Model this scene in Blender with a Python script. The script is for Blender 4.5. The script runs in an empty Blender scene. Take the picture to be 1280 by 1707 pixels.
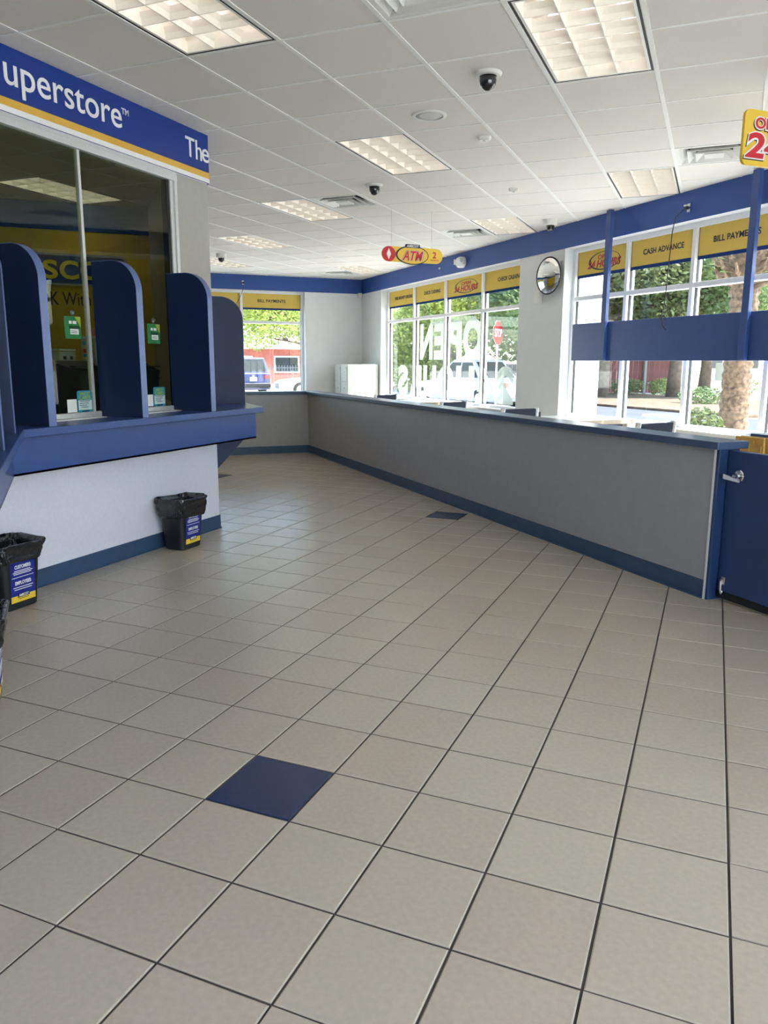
import bpy, math, random
from mathutils import Vector, Matrix

# ------------------------------------------------------------------ units
# All dimensions below are in feet (floor tiles are one foot square, ceiling
# panels two feet); FT turns them into metres when meshes are built.
FT = 0.3048
R2 = math.sqrt(2.0)
rng = random.Random(7)
scene = bpy.context.scene
col = scene.collection

# ------------------------------------------------------------------ camera
CAM = (4.549, -6.036, 4.458)
YAW, PITCH, ROLL, FPX = -0.39868, -0.19096, 0.0039, 1290.16
def cam_axes():
    f = Vector((math.sin(YAW) * math.cos(PITCH), math.cos(YAW) * math.cos(PITCH), math.sin(PITCH)))
    r0 = Vector((math.cos(YAW), -math.sin(YAW), 0))
    u0 = r0.cross(f)
    r = math.cos(ROLL) * r0 + math.sin(ROLL) * u0
    u = -math.sin(ROLL) * r0 + math.cos(ROLL) * u0
    return r, u, f
cr, cu, cf = cam_axes()
cd = bpy.data.cameras.new('camera')
cd.sensor_fit = 'HORIZONTAL'; cd.sensor_width = 36.0; cd.lens = FPX / 1280 * 36.0
cd.clip_start = 0.05; cd.clip_end = 500
cam = bpy.data.objects.new('camera', cd); col.objects.link(cam)
m = Matrix((cr, cu, -cf)).transposed().to_4x4()
m.translation = Vector(CAM) * FT
cam.matrix_world = m
scene.camera = cam

# ------------------------------------------------------------------ world, sun, exposure
SUN_U, SUN_V, SUN_Z = 0.42, 0.46, 0.95
sx, sy = (SUN_U + SUN_V) / R2, (SUN_V - SUN_U) / R2
world = bpy.data.worlds.new('sky'); scene.world = world; world.use_nodes = True
wn = world.node_tree.nodes; wl = world.node_tree.links
sky = wn.new('ShaderNodeTexSky'); sky.sky_type = 'NISHITA'; sky.sun_disc = False
sky.sun_elevation = math.atan2(SUN_Z, math.hypot(sx, sy)); sky.sun_rotation = math.atan2(sx, sy)
sky.air_density = 1.0; sky.dust_density = 2.2; sky.ozone_density = 1.0
wn['Background'].inputs[1].default_value = 0.34
wl.new(sky.outputs[0], wn['Background'].inputs[0])
sl = bpy.data.lights.new('sun', 'SUN'); sl.energy = 5.5; sl.angle = math.radians(0.6); sl.color = (1.0, 0.97, 0.93)
sun = bpy.data.objects.new('sun', sl); col.objects.link(sun)
sun.rotation_euler = Vector((sx, sy, SUN_Z)).to_track_quat('Z', 'Y').to_euler()
sun.location = (0, 0, 12)
vs = scene.view_settings
vs.view_transform = 'Standard'; vs.look = 'None'; vs.gamma = 1.0; vs.use_curve_mapping = False
vs.exposure = 2.12

# ------------------------------------------------------------------ helpers
def W(u, v, z=0.0):
    """building axes (u along the window wall, v towards it) -> tile grid axes, feet"""
    return ((u + v) / R2, (v - u) / R2, z)
B45 = -math.pi / 4                      # rotation of the building axes
def srgb(r, g, b):
    f = lambda c: (c / 255 / 12.92) if c / 255 <= 0.04045 else ((c / 255 + 0.055) / 1.055) ** 2.4
    return (f(r), f(g), f(b), 1.0)

MATS = {}
def mat(name, rgb, rough=0.5, metal=0.0, spec=0.5, var=0.06, scale=30.0, bump=0.0, bscale=200.0, bdist=0.003, coat=0.0, rnd=0.0, trans=0.0, emit=0.0):
    """Principled material whose colour is broken up by noise (and by object when rnd > 0)"""
    if name in MATS: return MATS[name]
    M = bpy.data.materials.new(name); M.use_nodes = True
    nt = M.node_tree; N = nt.nodes; L = nt.links
    p = N['Principled BSDF']
    c = srgb(*rgb)
    tc = N.new('ShaderNodeTexCoord')
    no = N.new('ShaderNodeTexNoise'); no.inputs['Scale'].default_value = scale; no.inputs['Detail'].default_value = 4
    L.new(tc.outputs['Object'], no.inputs['Vector'])
    ramp = N.new('ShaderNodeMapRange'); ramp.inputs[1].default_value = 0.3; ramp.inputs[2].default_value = 0.7
    ramp.inputs[3].default_value = 1 - var; ramp.inputs[4].default_value = 1 + var
    L.new(no.outputs[0], ramp.inputs[0])
    val = ramp.outputs[0]
    if rnd > 0:
        oi = N.new('ShaderNodeObjectInfo')
        mr = N.new('ShaderNodeMapRange'); mr.inputs[3].default_value = 1 - rnd; mr.inputs[4].default_value = 1 + rnd
        L.new(oi.outputs['Random'], mr.inputs[0])
        mu = N.new('ShaderNodeMath'); mu.operation = 'MULTIPLY'
        L.new(val, mu.inputs[0]); L.new(mr.outputs[0], mu.inputs[1]); val = mu.outputs[0]
    mx = N.new('ShaderNodeVectorMath'); mx.operation = 'SCALE'
    mx.inputs[0].default_value = c[:3]
    L.new(val, mx.inputs['Scale'])
    L.new(mx.outputs[0], p.inputs['Base Color'])
    p.inputs['Roughness'].default_value = rough; p.inputs['Metallic'].default_value = metal
    p.inputs['Specular IOR Level'].default_value = spec
    p.inputs['Coat Weight'].default_value = coat
    if trans: p.inputs['Transmission Weight'].default_value = trans
    if emit:
        p.inputs['Emission Color'].default_value = c; p.inputs['Emission Strength'].default_value = emit
    if bump:
        n2 = N.new('ShaderNodeTexNoise'); n2.inputs['Scale'].default_value = bscale; n2.inputs['Detail'].default_value = 3
        L.new(tc.outputs['Object'], n2.inputs['Vector'])
        bp = N.new('ShaderNodeBump'); bp.inputs['Strength'].default_value = bump; bp.inputs['Distance'].default_value = bdist
        L.new(n2.outputs[0], bp.inputs['Height']); L.new(bp.outputs[0], p.inputs['Normal'])
    MATS[name] = M
    return M

def glass_mat(name, tint, rough=0.0, ior=1.45, film=None):
    """thin sheet glass: tinted see-through plus a Fresnel reflection"""
    M = bpy.data.materials.new(name); M.use_nodes = True
    nt = M.node_tree; N = nt.nodes; L = nt.links
    N.remove(N['Principled BSDF']); out = N['Material Output']
    tr = N.new('ShaderNodeBsdfTransparent'); tr.inputs[0].default_value = (*tint, 1)
    gl = N.new('ShaderNodeBsdfGlossy'); gl.inputs['Roughness'].default_value = rough
    lw = N.new('ShaderNodeLayerWeight'); lw.inputs[0].default_value = 0.5      # Schlick reflection, alike on both faces
    pw = N.new('ShaderNodeMath'); pw.operation = 'POWER'; pw.inputs[1].default_value = 5.0
    L.new(lw.outputs['Facing'], pw.inputs[0])
    r0 = ((ior - 1) / (ior + 1)) ** 2
    fr = N.new('ShaderNodeMapRange'); fr.inputs[3].default_value = r0; fr.inputs[4].default_value = 0.9
    L.new(pw.outputs[0], fr.inputs[0])
    mx = N.new('ShaderNodeMixShader')
    L.new(fr.outputs[0], mx.inputs[0]); L.new(tr.outputs[0], mx.inputs[1]); L.new(gl.outputs[0], mx.inputs[2])
    L.new(mx.outputs[0], out.inputs[0]); MATS[name] = M
    return M

def film_mat(name, rgb, opacity, transl=0.5):
    """vinyl film: partly see-through, partly diffuse and translucent"""
    M = bpy.data.materials.new(name); M.use_nodes = True
    nt = M.node_tree; N = nt.nodes; L = nt.links
    N.remove(N['Principled BSDF']); out = N['Material Output']
    c = srgb(*rgb)
    tc = N.new('ShaderNodeTexCoord'); no = N.new('ShaderNodeTexNoise'); no.inputs['Scale'].default_value = 6
    L.new(tc.outputs['Object'], no.inputs['Vector'])
    mr = N.new('ShaderNodeMapRange'); mr.inputs[3].default_value = 0.94; mr.inputs[4].default_value = 1.06
    L.new(no.outputs[0], mr.inputs[0])
    sc = N.new('ShaderNodeVectorMath'); sc.operation = 'SCALE'; sc.inputs[0].default_value = c[:3]
    L.new(mr.outputs[0], sc.inputs['Scale'])
    d = N.new('ShaderNodeBsdfDiffuse'); t = N.new('ShaderNodeBsdfTranslucent'); x = N.new('ShaderNodeBsdfTransparent')
    L.new(sc.outputs[0], d.inputs[0]); L.new(sc.outputs[0], t.inputs[0])
    m1 = N.new('ShaderNodeMixShader'); m1.inputs[0].default_value = transl
    L.new(d.outputs[0], m1.inputs[1]); L.new(t.outputs[0], m1.inputs[2])
    m2 = N.new('ShaderNodeMixShader'); m2.inputs[0].default_value = opacity
    L.new(x.outputs[0], m2.inputs[1]); L.new(m1.outputs[0], m2.inputs[2])
    L.new(m2.outputs[0], out.inputs[0]); MATS[name] = M
    return M

class MB:
    """collects shapes (feet) into one mesh"""
    def __init__(s): s.v = []; s.f = []
    def add(s, vs_, fs_):
        n = len(s.v); s.v += [tuple(p) for p in vs_]; s.f += [tuple(i + n for i in f) for f in fs_]; return s
    def box(s, x0, x1, y0, y1, z0, z1):
        return s.add([(x0, y0, z0), (x1, y0, z0), (x1, y1, z0), (x0, y1, z0), (x0, y0, z1), (x1, y0, z1), (x1, y1, z1), (x0, y1, z1)],
                     [(3, 2, 1, 0), (4, 5, 6, 7), (0, 1, 5, 4), (1, 2, 6, 5), (2, 3, 7, 6), (3, 0, 4, 7)])
    def prism(s, poly, a0, a1, axis='z'):
        """poly is counter-clockwise seen from the positive axis; axis x: (y,z), y: (z,x), z: (x,y)"""
        def P(p, a):
            return {'z': (p[0], p[1], a), 'x': (a, p[0], p[1]), 'y': (p[1], a, p[0])}[axis]
        n = len(poly)
        vv = [P(p, a0) for p in poly] + [P(p, a1) for p in poly]
        ff = [tuple(range(n - 1, -1, -1)), tuple(range(n, 2 * n))] + [(i, (i + 1) % n, n + (i + 1) % n, n + i) for i in range(n)]
        return s.add(vv, ff)
    def loft(s, rings, cap0=True, cap1=True, closed=True):
        n = len(rings[0]); b = len(s.v)
        for r in rings: s.v += [tuple(p) for p in r]
        for k in range(len(rings) - 1):
            for i in range(n if closed else n - 1):
                j = (i + 1) % n
                s.f.append((b + k * n + i, b + k * n + j, b + (k + 1) * n + j, b + (k + 1) * n + i))
        if cap0: s.f.append(tuple(b + i for i in range(n - 1, -1, -1)))
        if cap1: s.f.append(tuple(b + (len(rings) - 1) * n + i for i in range(n)))
        return s
    def cyl(s, c, r, h, axis='z', n=20, r2=None):
        r2 = r if r2 is None else r2
        rings = []
        for k, rr in ((0, r), (h, r2)):
            ring = []
            for i in range(n):
                a = 2 * math.pi * i / n; p, q = rr * math.cos(a), rr * math.sin(a)
                d = {'z': (p, q, k), 'x': (k, p, q), 'y': (q, k, p)}[axis]
                ring.append((c[0] + d[0], c[1] + d[1], c[2] + d[2]))
            rings.append(ring)
        return s.loft(rings)
    def lathe(s, prof, c=(0, 0, 0), n=24, axis='z', cap0=True, cap1=True):
        rings = []
        for r, h in prof:
            ring = []
            for i in range(n):
                a = 2 * math.pi * i / n; p, q = max(r, 1e-4) * math.cos(a), max(r, 1e-4) * math.sin(a)
                d = {'z': (p, q, h), 'x': (h, p, q), 'y': (q, h, p)}[axis]
                ring.append((c[0] + d[0], c[1] + d[1], c[2] + d[2]))
            rings.append(ring)
        return s.loft(rings, cap0, cap1)
    def tube(s, pts, r, n=8):
        pts = [Vector(p) for p in pts]; rings = []
        rr = r if isinstance(r, (list, tuple)) else [r] * len(pts)
        up = Vector((0.13, 0.21, 0.97))
        for i, p in enumerate(pts):
            t = (pts[min(i + 1, len(pts) - 1)] - pts[max(i - 1, 0)]).normalized()
            a = t.cross(up)
            if a.length < 1e-3: a = t.cross(Vector((1, 0, 0)))
            a.normalize(); b = t.cross(a)
            rings.append([p + rr[i] * (math.cos(2 * math.pi * k / n) * a + math.sin(2 * math.pi * k / n) * b) for k in range(n)])
        return s.loft(rings)
    def mesh(s, name):
        me = bpy.data.meshes.new(name)
        me.from_pydata([(x * FT, y * FT, z * FT) for x, y, z in s.v], [], s.f); me.update()
        return me
    def build(s, name, material, parent=None, loc=(0, 0, 0), rz=0.0, smooth=False, bevel=0.0, seg=2):
        return link(name, s.mesh(name), material, parent, loc, rz, smooth, bevel, seg)

def link(name, me, material, parent=None, loc=(0, 0, 0), rz=0.0, smooth=False, bevel=0.0, seg=2):
    if material is not None and not me.materials: me.materials.append(material)
    o = bpy.data.objects.new(name, me); col.objects.link(o)
    o.location = Vector(loc) * FT; o.rotation_euler = (0, 0, rz)
    if parent is not None: o.parent = parent
    if smooth:
        me.polygons.foreach_set('use_smooth', [True] * len(me.polygons))
        if smooth == 'auto':
            me.set_sharp_from_angle(angle=math.radians(35))
    if bevel:
        b = o.modifiers.new('bevel', 'BEVEL'); b.width = bevel * FT; b.segments = seg; b.limit_method = 'ANGLE'
        b.angle_limit = math.radians(40)
    return o

def tag(o, label=None, category=None, group=None, kind=None):
    if label: o['label'] = label
    if category: o['category'] = category
    if group: o['group'] = group
    if kind: o['kind'] = kind
    return o
def thing(name, label, category, loc=(0, 0, 0), rz=0.0, group=None):
    o = bpy.data.objects.new(name, None); col.objects.link(o)
    o.empty_display_size = 0.1
    o.location = Vector(loc) * FT; o.rotation_euler = (0, 0, rz)
    return tag(o, label, category, group)
def struct(o): o['kind'] = 'structure'; return o
def holder(name, loc=(0, 0, 0), rz=0.0):
    o = bpy.data.objects.new(name, None); col.objects.link(o)
    o.location = Vector(loc) * FT; o.rotation_euler = (0, 0, rz); o['kind'] = 'structure'
    return o
def copy_tree(o, parent=None):
    c = o.copy(); col.objects.link(c); c.parent = parent
    for ch in list(o.children): copy_tree(ch, c)
    return c

def text(name, body, material, parent, centre, right, up, w=None, h=None, bold=0.0, shear=0.0, depth=0.012, spacing=1.0):
    """lettering as a mesh, fitted to width w and height h (feet), centred at `centre` in the parent's axes"""
    cu_ = bpy.data.curves.new('lettering', 'FONT'); cu_.body = body; cu_.size = 1.0
    cu_.offset = bold; cu_.shear = shear; cu_.resolution_u = 5; cu_.space_character = spacing
    cu_.space_line = 0.95; cu_.align_x = 'CENTER'
    t = bpy.data.objects.new('lettering', cu_)
    me = bpy.data.meshes.new_from_object(t)
    bpy.data.objects.remove(t); bpy.data.curves.remove(cu_)
    xs = [v.co.x for v in me.vertices]; ys = [v.co.y for v in me.vertices]
    x0, x1, y0, y1 = min(xs), max(xs), min(ys), max(ys)
    kx = (w / (x1 - x0)) if w else (h / (y1 - y0)); ky = (h / (y1 - y0)) if h else kx
    r = Vector(right).normalized(); u_ = Vector(up).normalized(); n = r.cross(u_)
    pts = []; faces = [tuple(p.vertices) for p in me.polygons]; nv = len(me.vertices)
    for dz in (depth, 0.0):
        for v in me.vertices:
            pts.append(Vector(centre) + r * ((v.co.x - (x0 + x1) / 2) * kx) + u_ * ((v.co.y - (y0 + y1) / 2) * ky) + n * dz)
    # side walls of the letters: edges used by a single face
    cnt = {}
    for f in faces:
        for i in range(len(f)):
            e = (f[i], f[(i + 1) % len(f)]); cnt.setdefault(tuple(sorted(e)), []).append(e)
    sides = [(e[0][1], e[0][0], e[0][0] + nv, e[0][1] + nv) for e in cnt.values() if len(e) == 1]
    bpy.data.meshes.remove(me)
    b = MB(); b.add(pts, faces + sides)
    return b.build(name, material, parent)

def rrect(w, d, r, z, n=5, cx=0.0, cy=0.0):
    pts = []
    for sx_, sy_, a0 in ((1, 1, 0), (-1, 1, 90), (-1, -1, 180), (1, -1, 270)):
        for k in range(n):
            a = math.radians(a0 + 90 * k / (n - 1))
            pts.append((cx + sx_ * (w / 2 - r) + r * math.cos(a), cy + sy_ * (d / 2 - r) + r * math.sin(a), z))
    return pts
def rrect2(w, h, r, n=6, cx=0.0, cy=0.0):
    return [(p[0], p[1]) for p in rrect(w, h, r, 0, n, cx, cy)]

# ------------------------------------------------------------------ materials
M_tile = mat('floor_tile_beige', (190, 178, 163), 0.22, spec=0.5, var=0.05, scale=55, bump=0.12, bscale=420, rnd=0.035)
M_tile_blue = mat('floor_tile_blue', (38, 54, 90), 0.22, spec=0.5, var=0.08, scale=60, bump=0.1, bscale=420)
M_grout = mat('grout', (74, 68, 66), 0.9, var=0.12, scale=20)
M_ceil = mat('ceiling_panel', (228, 224, 219), 0.95, var=0.02, scale=60, bump=0.25, bscale=500, rnd=0.015)
M_bar = mat('ceiling_bar_white', (236, 236, 234), 0.55, var=0.02)
M_plenum = mat('plenum', (120, 120, 120), 0.95)
M_wall = mat('wall_paint_white', (222, 225, 228), 0.75, var=0.02, scale=8, bump=0.15, bscale=260)
M_band = mat('wall_paint_blue', (36, 76, 150), 0.55, var=0.04, scale=6, bump=0.1, bscale=260)
M_booth = mat('booth_wall_white', (226, 224, 236), 0.7, var=0.03, scale=40, bump=0.5, bscale=180)
M_dado = mat('dado_laminate_grey', (165, 164, 168), 0.5, var=0.04, scale=14, bump=0.15, bscale=150)
M_pier = mat('pier_grey', (174, 172, 169), 0.7, var=0.03, scale=20, bump=0.3, bscale=220)  # greyer than the lower booth wall
M_navy = mat('navy_laminate', (52, 78, 138), 0.32, spec=0.5, var=0.06, scale=18)
M_navy_shade = mat('navy_panel_shaded', (20, 40, 78), 0.45, spec=0.28, var=0.08, scale=9)  # darkened navy: the shade on the partition sides is in the colour
M_cap = mat('cap_laminate_blue', (66, 84, 118), 0.28, var=0.06, scale=25)
M_vinylbase = mat('vinyl_cove_base', (52, 78, 108), 0.4, var=0.1, scale=12)
M_gate = mat('gate_paint_blue', (42, 64, 108), 0.4, var=0.1, scale=5)
M_alu = mat('window_aluminium_white', (232, 234, 236), 0.45, var=0.02)
M_metal = mat('brushed_aluminium', (214, 216, 218), 0.4, metal=0.4, var=0.04, scale=60)
M_chrome = mat('chrome', (225, 226, 228), 0.15, metal=1.0, var=0.02)
M_gasket = mat('black_gasket', (22, 24, 26), 0.6)
M_glass = glass_mat('clear_glass', (0.93, 0.96, 0.94))
M_tglass = glass_mat('tinted_teller_glass', (0.76, 0.82, 0.72), ior=1.4)
M_yellow = mat('sign_yellow_print', (236, 200, 70), 0.45, var=0.04, scale=5)
M_signblue = mat('sign_blue_print', (14, 52, 140), 0.4, var=0.05, scale=4)
M_gold = mat('sign_gold_stripe', (226, 178, 70), 0.45, var=0.04, scale=8)
M_white = mat('white_print', (240, 240, 240), 0.5, var=0.01)
M_red = mat('red_print', (206, 40, 58), 0.45, var=0.04)
M_dark = mat('dark_print', (30, 34, 62), 0.5, var=0.04)
M_black = mat('black_plastic', (24, 27, 32), 0.42, var=0.1, scale=20)
M_bag = mat('black_bin_liner', (22, 23, 27), 0.13, spec=0.6, var=0.1, scale=30, bump=0.6, bscale=30, bdist=0.02, coat=0.3)
M_film = film_mat('yellow_window_film', (222, 194, 104), 1.0, 0.06)
M_filmblue = film_mat('blue_window_film', (44, 66, 120), 1.0, 0.04)
M_frost = film_mat('frosted_letter_film', (150, 157, 146), 0.84, 0.5)
M_plastic = mat('white_plastic', (226, 226, 222), 0.45, var=0.02)
M_grey = mat('grey_metal_paint', (206, 206, 200), 0.5, var=0.03)
M_louver = mat('louver_cream', (236, 234, 226), 0.35, var=0.02)
M_inyellow = mat('yellow_wall_paint', (222, 190, 40), 0.7, var=0.05, scale=6, bump=0.1)
def tube_mat():
    M = bpy.data.materials.new('fluorescent_tube'); M.use_nodes = True
    N = M.node_tree.nodes; L = M.node_tree.links; N.remove(N['Principled BSDF'])
    e = N.new('ShaderNodeEmission'); b = N.new('ShaderNodeBlackbody'); b.inputs[0].default_value = 5700
    e.inputs[1].default_value = 0.72
    L.new(b.outputs[0], e.inputs[0]); L.new(e.outputs[0], N['Material Output'].inputs[0]); return M
M_tube = tube_mat()

# ------------------------------------------------------------------ plan of the place
V_WALL = 18.28            # window wall
U_FAR = -44.16            # far wall
U_NEAR, V_LEFT = 14.0, -14.0
H_CEIL = 10.0
H_BAND = 9.06
H_SILL = 2.2
GX, GY = 1.05, 10.98      # ceiling grid origin
FRONT_X = -7.64           # face of the teller front
V_L, V_R = -2.97, 2.61    # faces of the teller booth's side walls
C1 = (FRONT_X, V_L * R2 - FRONT_X)          # inner corner
C2 = (FRONT_X, V_R * R2 - FRONT_X)          # outer corner

def project(x, y, z):
    d = Vector((x, y, z)) - Vector(CAM); w = d.dot(cf)
    if w < 0.3: return None
    return 640 + FPX * d.dot(cr) / w, 853.5 - FPX * d.dot(cu) / w, w

def clip_poly(poly, a, b, c):
    """keep a*x + b*y <= c"""
    out = []
    for i in range(len(poly)):
        p, q = poly[i], poly[(i + 1) % len(poly)]
        dp, dq = a * p[0] + b * p[1] - c, a * q[0] + b * q[1] - c
        if dp <= 0: out.append(p)
        if (dp < 0 < dq) or (dq < 0 < dp):
            t = dp / (dp - dq); out.append((p[0] + t * (q[0] - p[0]), p[1] + t * (q[1] - p[1])))
    return out
def clip_room(poly, inset=0.0):
    s = 1 / R2
    for a, b, c in ((s, s, V_WALL - inset), (-s, -s, -V_LEFT - inset), (s, -s, U_NEAR - inset), (-s, s, -U_FAR - inset)):
        poly = clip_poly(poly, a, b, c)
        if len(poly) < 3: return []
    return poly
def chamfered(poly, z_edge, z_face, e):
    """a slab piece: outline at z_edge, face inset by e at z_face"""
    cx = sum(p[0] for p in poly) / len(poly); cy = sum(p[1] for p in poly) / len(poly)
    ins = []
    for p in poly:
        d = Vector((cx - p[0], cy - p[1])); d = d.normalized() * min(e * 1.414, d.length * 0.5) if d.length > 1e-6 else d
        ins.append((p[0] + d.x, p[1] + d.y))
    return ins

# ------------------------------------------------------------------ floor with its tiles
fb = MB(); fb.prism([W(U_FAR, V_LEFT)[:2], W(U_NEAR, V_LEFT)[:2], W(U_NEAR, V_WALL)[:2], W(U_FAR, V_WALL)[:2]], -0.4, -0.012)
floor = struct(fb.build('floor', M_grout))
BLUE = {(0, 0), (-3, 15), (-14, 19), (-11, 4), (8, -11), (11, 4)}
def in_view(x, y, z):
    p = project(x, y, z)
    return p is not None and -30 < p[0] < 1310 and -30 < p[1] < 1740
def public(x, y):
    v = (x + y) / R2; u = (x - y) / R2
    if v > 10.3 or u < -30.2: return False
    if v < V_L: return False
    if x < FRONT_X and v < V_R: return False
    return True
half = 0.489
sq = [(-half, -half), (half, -half), (half, half), (-half, half)]
def tile_mesh():
    b = MB(); e = 0.011
    o = [(x, y, -0.05) for x, y in sq]; m_ = [(x, y, -0.006) for x, y in sq]; t = [(x * (1 - e / half), y * (1 - e / half), 0.0) for x, y in sq]
    b.loft([o, m_, t], cap0=False, cap1=True); return b.mesh('floor_tile')
me_tile, me_tile_b = tile_mesh(), tile_mesh()
me_tile.materials.append(M_tile); me_tile_b.materials.append(M_tile_blue)
cells = []; rest = MB(); restb = MB()
for i in range(-52, 40):
    for j in range(-30, 52):
        poly = [(i + 0.5 + x, j + 0.5 + y) for x, y in sq]
        pc = clip_room(poly, 0.0)
        if len(pc) < 3: continue
        full = len(pc) == 4 and all(abs(a[0] - b_[0]) + abs(a[1] - b_[1]) < 1e-6 for a, b_ in zip(sorted(pc), sorted(poly)))
        p = project(i + 0.5, j + 0.5, 0)
        if full and p and public(i + 0.5, j + 0.5) and in_view(i + 0.5, j + 0.5, 0):
            cells.append((p[2], i, j))
        else:
            (restb if (i, j) in BLUE else rest).loft([[(x, y, -0.05) for x, y in pc], [(x, y, 0.0) for x, y in pc]], cap0=False)
cells.sort()
for k, (d, i, j) in enumerate(cells):
    blue = (i, j) in BLUE
    if k < 300 or blue:
        link('floor_tile', me_tile_b if blue else me_tile, None, floor, (i + 0.5, j + 0.5, 0.0), 0.0)
    else:
        poly = [(i + 0.5 + x, j + 0.5 + y) for x, y in sq]
        rest.loft([[(x, y, -0.05) for x, y in poly], [(x, y, 0.0) for x, y in poly]], cap0=False)
tag(rest.build('floor_tile_field', M_tile, floor), kind='stuff')
if restb.v: tag(restb.build('accent_tile_field', M_tile_blue, floor), kind='stuff')

# ------------------------------------------------------------------ ceiling with panels and grid bars
cb = MB(); cb.prism([W(U_FAR, V_LEFT)[:2], W(U_NEAR, V_LEFT)[:2], W(U_NEAR, V_WALL)[:2], W(U_FAR, V_WALL)[:2]], H_CEIL + 0.62, H_CEIL + 0.8)
ceiling = struct(cb.build('ceiling', M_plenum))
LIGHTS = {(-3, -4): 'recessed louvred light in front of the blue and yellow lettered header',
          (0, -2): 'recessed louvred light beside the black dome camera with the broad white rim',
          (-3, 1): 'recessed louvred light next to the round flush ceiling speaker',
          (-6, 4): 'recessed louvred light touching a square ceiling vent beside a dome camera',
          (-9, 7): 'recessed louvred light between the white booth pier and the hanging oval sign',
          (0, 4): 'recessed louvred light over the suspended blue panel at the windows',
          (-3, 7): 'recessed louvred light beside a ceiling vent against the blue band over the round mirror',
          (-9, 13): 'recessed louvred light in the far corner of the ceiling where the blue bands meet',
          (-12, 10): 'recessed louvred light near the far blue band beside the small dome camera',
          (-6, 10): 'recessed louvred light just behind the hanging oval sign',
          (-9, 1): 'recessed louvred light seen inside the teller booth through tinted glass',
          (-12, 4): 'recessed louvred light deep inside the teller booth',
          (3, 1): 'recessed louvred light beyond the gate near the window wall',
          (3, -5): 'recessed louvred light overhead behind the viewer',
          (-6, -2): 'recessed louvred light at the booth end nearest the entrance',
          (6, -8): 'recessed louvred light by the entrance glazing',
          (-15, 13): 'recessed louvred light at the left end of the far window wall',
          (-6, -8): 'recessed louvred light over the booth back office'}
VENTS = {(-1, -3): 'square white ceiling vent between the two large louvred lights',
         (-5, 4): 'square white ceiling vent with grey louvres beside a dome camera',
         (-4, 8): 'square white ceiling vent beside a louvred light near the blue band',
         (1, 3): 'square white ceiling vent behind the hanging yellow sign',
         (-10, 14): 'small-looking square ceiling vent in the far corner of the room',
         (-11, 2): 'square ceiling vent inside the teller booth'}
taken = set()
for (k, m_) in LIGHTS: taken |= {(k, m_), (k, m_ + 1)}
taken |= set(VENTS)
g = 0.965
panels = []; prest = MB()
def panel_mesh():
    b = MB(); b.box(-g, g, -g, g, 0, 0.05); return b.mesh('ceiling_panel')
me_panel = panel_mesh(); me_panel.materials.append(M_ceil)
for k in range(-26, 16):
    for m_ in range(-22, 20):
        if (k, m_) in taken: continue
        cx, cy = GX + 2 * k + 1, GY + 2 * m_ + 1
        poly = [(cx - g, cy - g), (cx + g, cy - g), (cx + g, cy + g), (cx - g, cy + g)]
        pc = clip_room(poly)
        if len(pc) < 3: continue
        full = all(any(abs(a[0] - b_[0]) + abs(a[1] - b_[1]) < 1e-6 for b_ in pc) for a in poly)
        v = (cx + cy) / R2
        behind = (cx < FRONT_X and v < V_R)
        if in_view(cx, cy, H_CEIL) and not behind and project(cx, cy, H_CEIL)[2] < 48:
            panels.append((project(cx, cy, H_CEIL)[2], cx, cy, None if full else pc))
        else:
            prest.prism(pc, H_CEIL, H_CEIL + 0.05)
panels.sort(key=lambda t: t[0])
for n_, (d, cx, cy, pc) in enumerate(panels):
    if n_ >= 300: prest.prism(pc or [(cx - g, cy - g), (cx + g, cy - g), (cx + g, cy + g), (cx - g, cy + g)], H_CEIL, H_CEIL + 0.05)
    elif pc is None: link('ceiling_panel', me_panel, None, ceiling, (cx, cy, H_CEIL))
    else:
        b = MB(); b.prism([(x - cx, y - cy) for x, y in pc], 0, 0.05); b.build('ceiling_panel', M_ceil, ceiling, (cx, cy, H_CEIL))
tag(prest.build('ceiling_panel_field', M_ceil, ceiling), kind='stuff')
bw = 0.042
def bar_span(along, c):
    """extent of a grid line inside the room"""
    s = 1 / R2; lo, hi = -99.0, 99.0
    for a, b_, cc in ((s, s, V_WALL), (-s, -s, -V_LEFT), (s, -s, U_NEAR), (-s, s, -U_FAR)):
        if along == 'y': ka, rem = b_, cc - a * c
        else: ka, rem = a, cc - b_ * c
        if ka > 0: hi = min(hi, rem / ka)
        else: lo = max(lo, rem / ka)
    return lo, hi
def blocked(along, k, t):
    """grid bars do not cross the middle of a light"""
    for (a, b_) in LIGHTS:
        if along == 'x' and k == b_ + 1 and GX + 2 * a < t < GX + 2 * a + 2: return True
    return False
for k in range(-26, 16):
    c = GX + 2 * k; lo, hi = bar_span('y', c)
    if hi - lo > 0.5:
        b = MB(); b.box(-bw, bw, lo + 0.05, hi - 0.05, 0, 0.02); b.build('grid_bar', M_bar, ceiling, (c, 0, H_CEIL - 0.012))
for k in range(-22, 20):
    c = GY + 2 * k; lo, hi = bar_span('x', c)
    if hi - lo > 0.5:
        b = MB(); cuts = sorted([(GX + 2 * a, GX + 2 * a + 2) for (a, q_) in LIGHTS if q_ + 1 == k])
        x = lo + 0.05
        for a0, a1 in cuts:
            if a0 > x: b.box(x, a0, -bw * 0.7, bw * 0.7, 0, 0.017)
            x = a1
        if hi - 0.05 > x: b.box(x, hi - 0.05, -bw * 0.7, bw * 0.7, 0, 0.017)
        b.build('grid_bar', M_bar, ceiling, (0, c, H_CEIL - 0.010))

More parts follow.
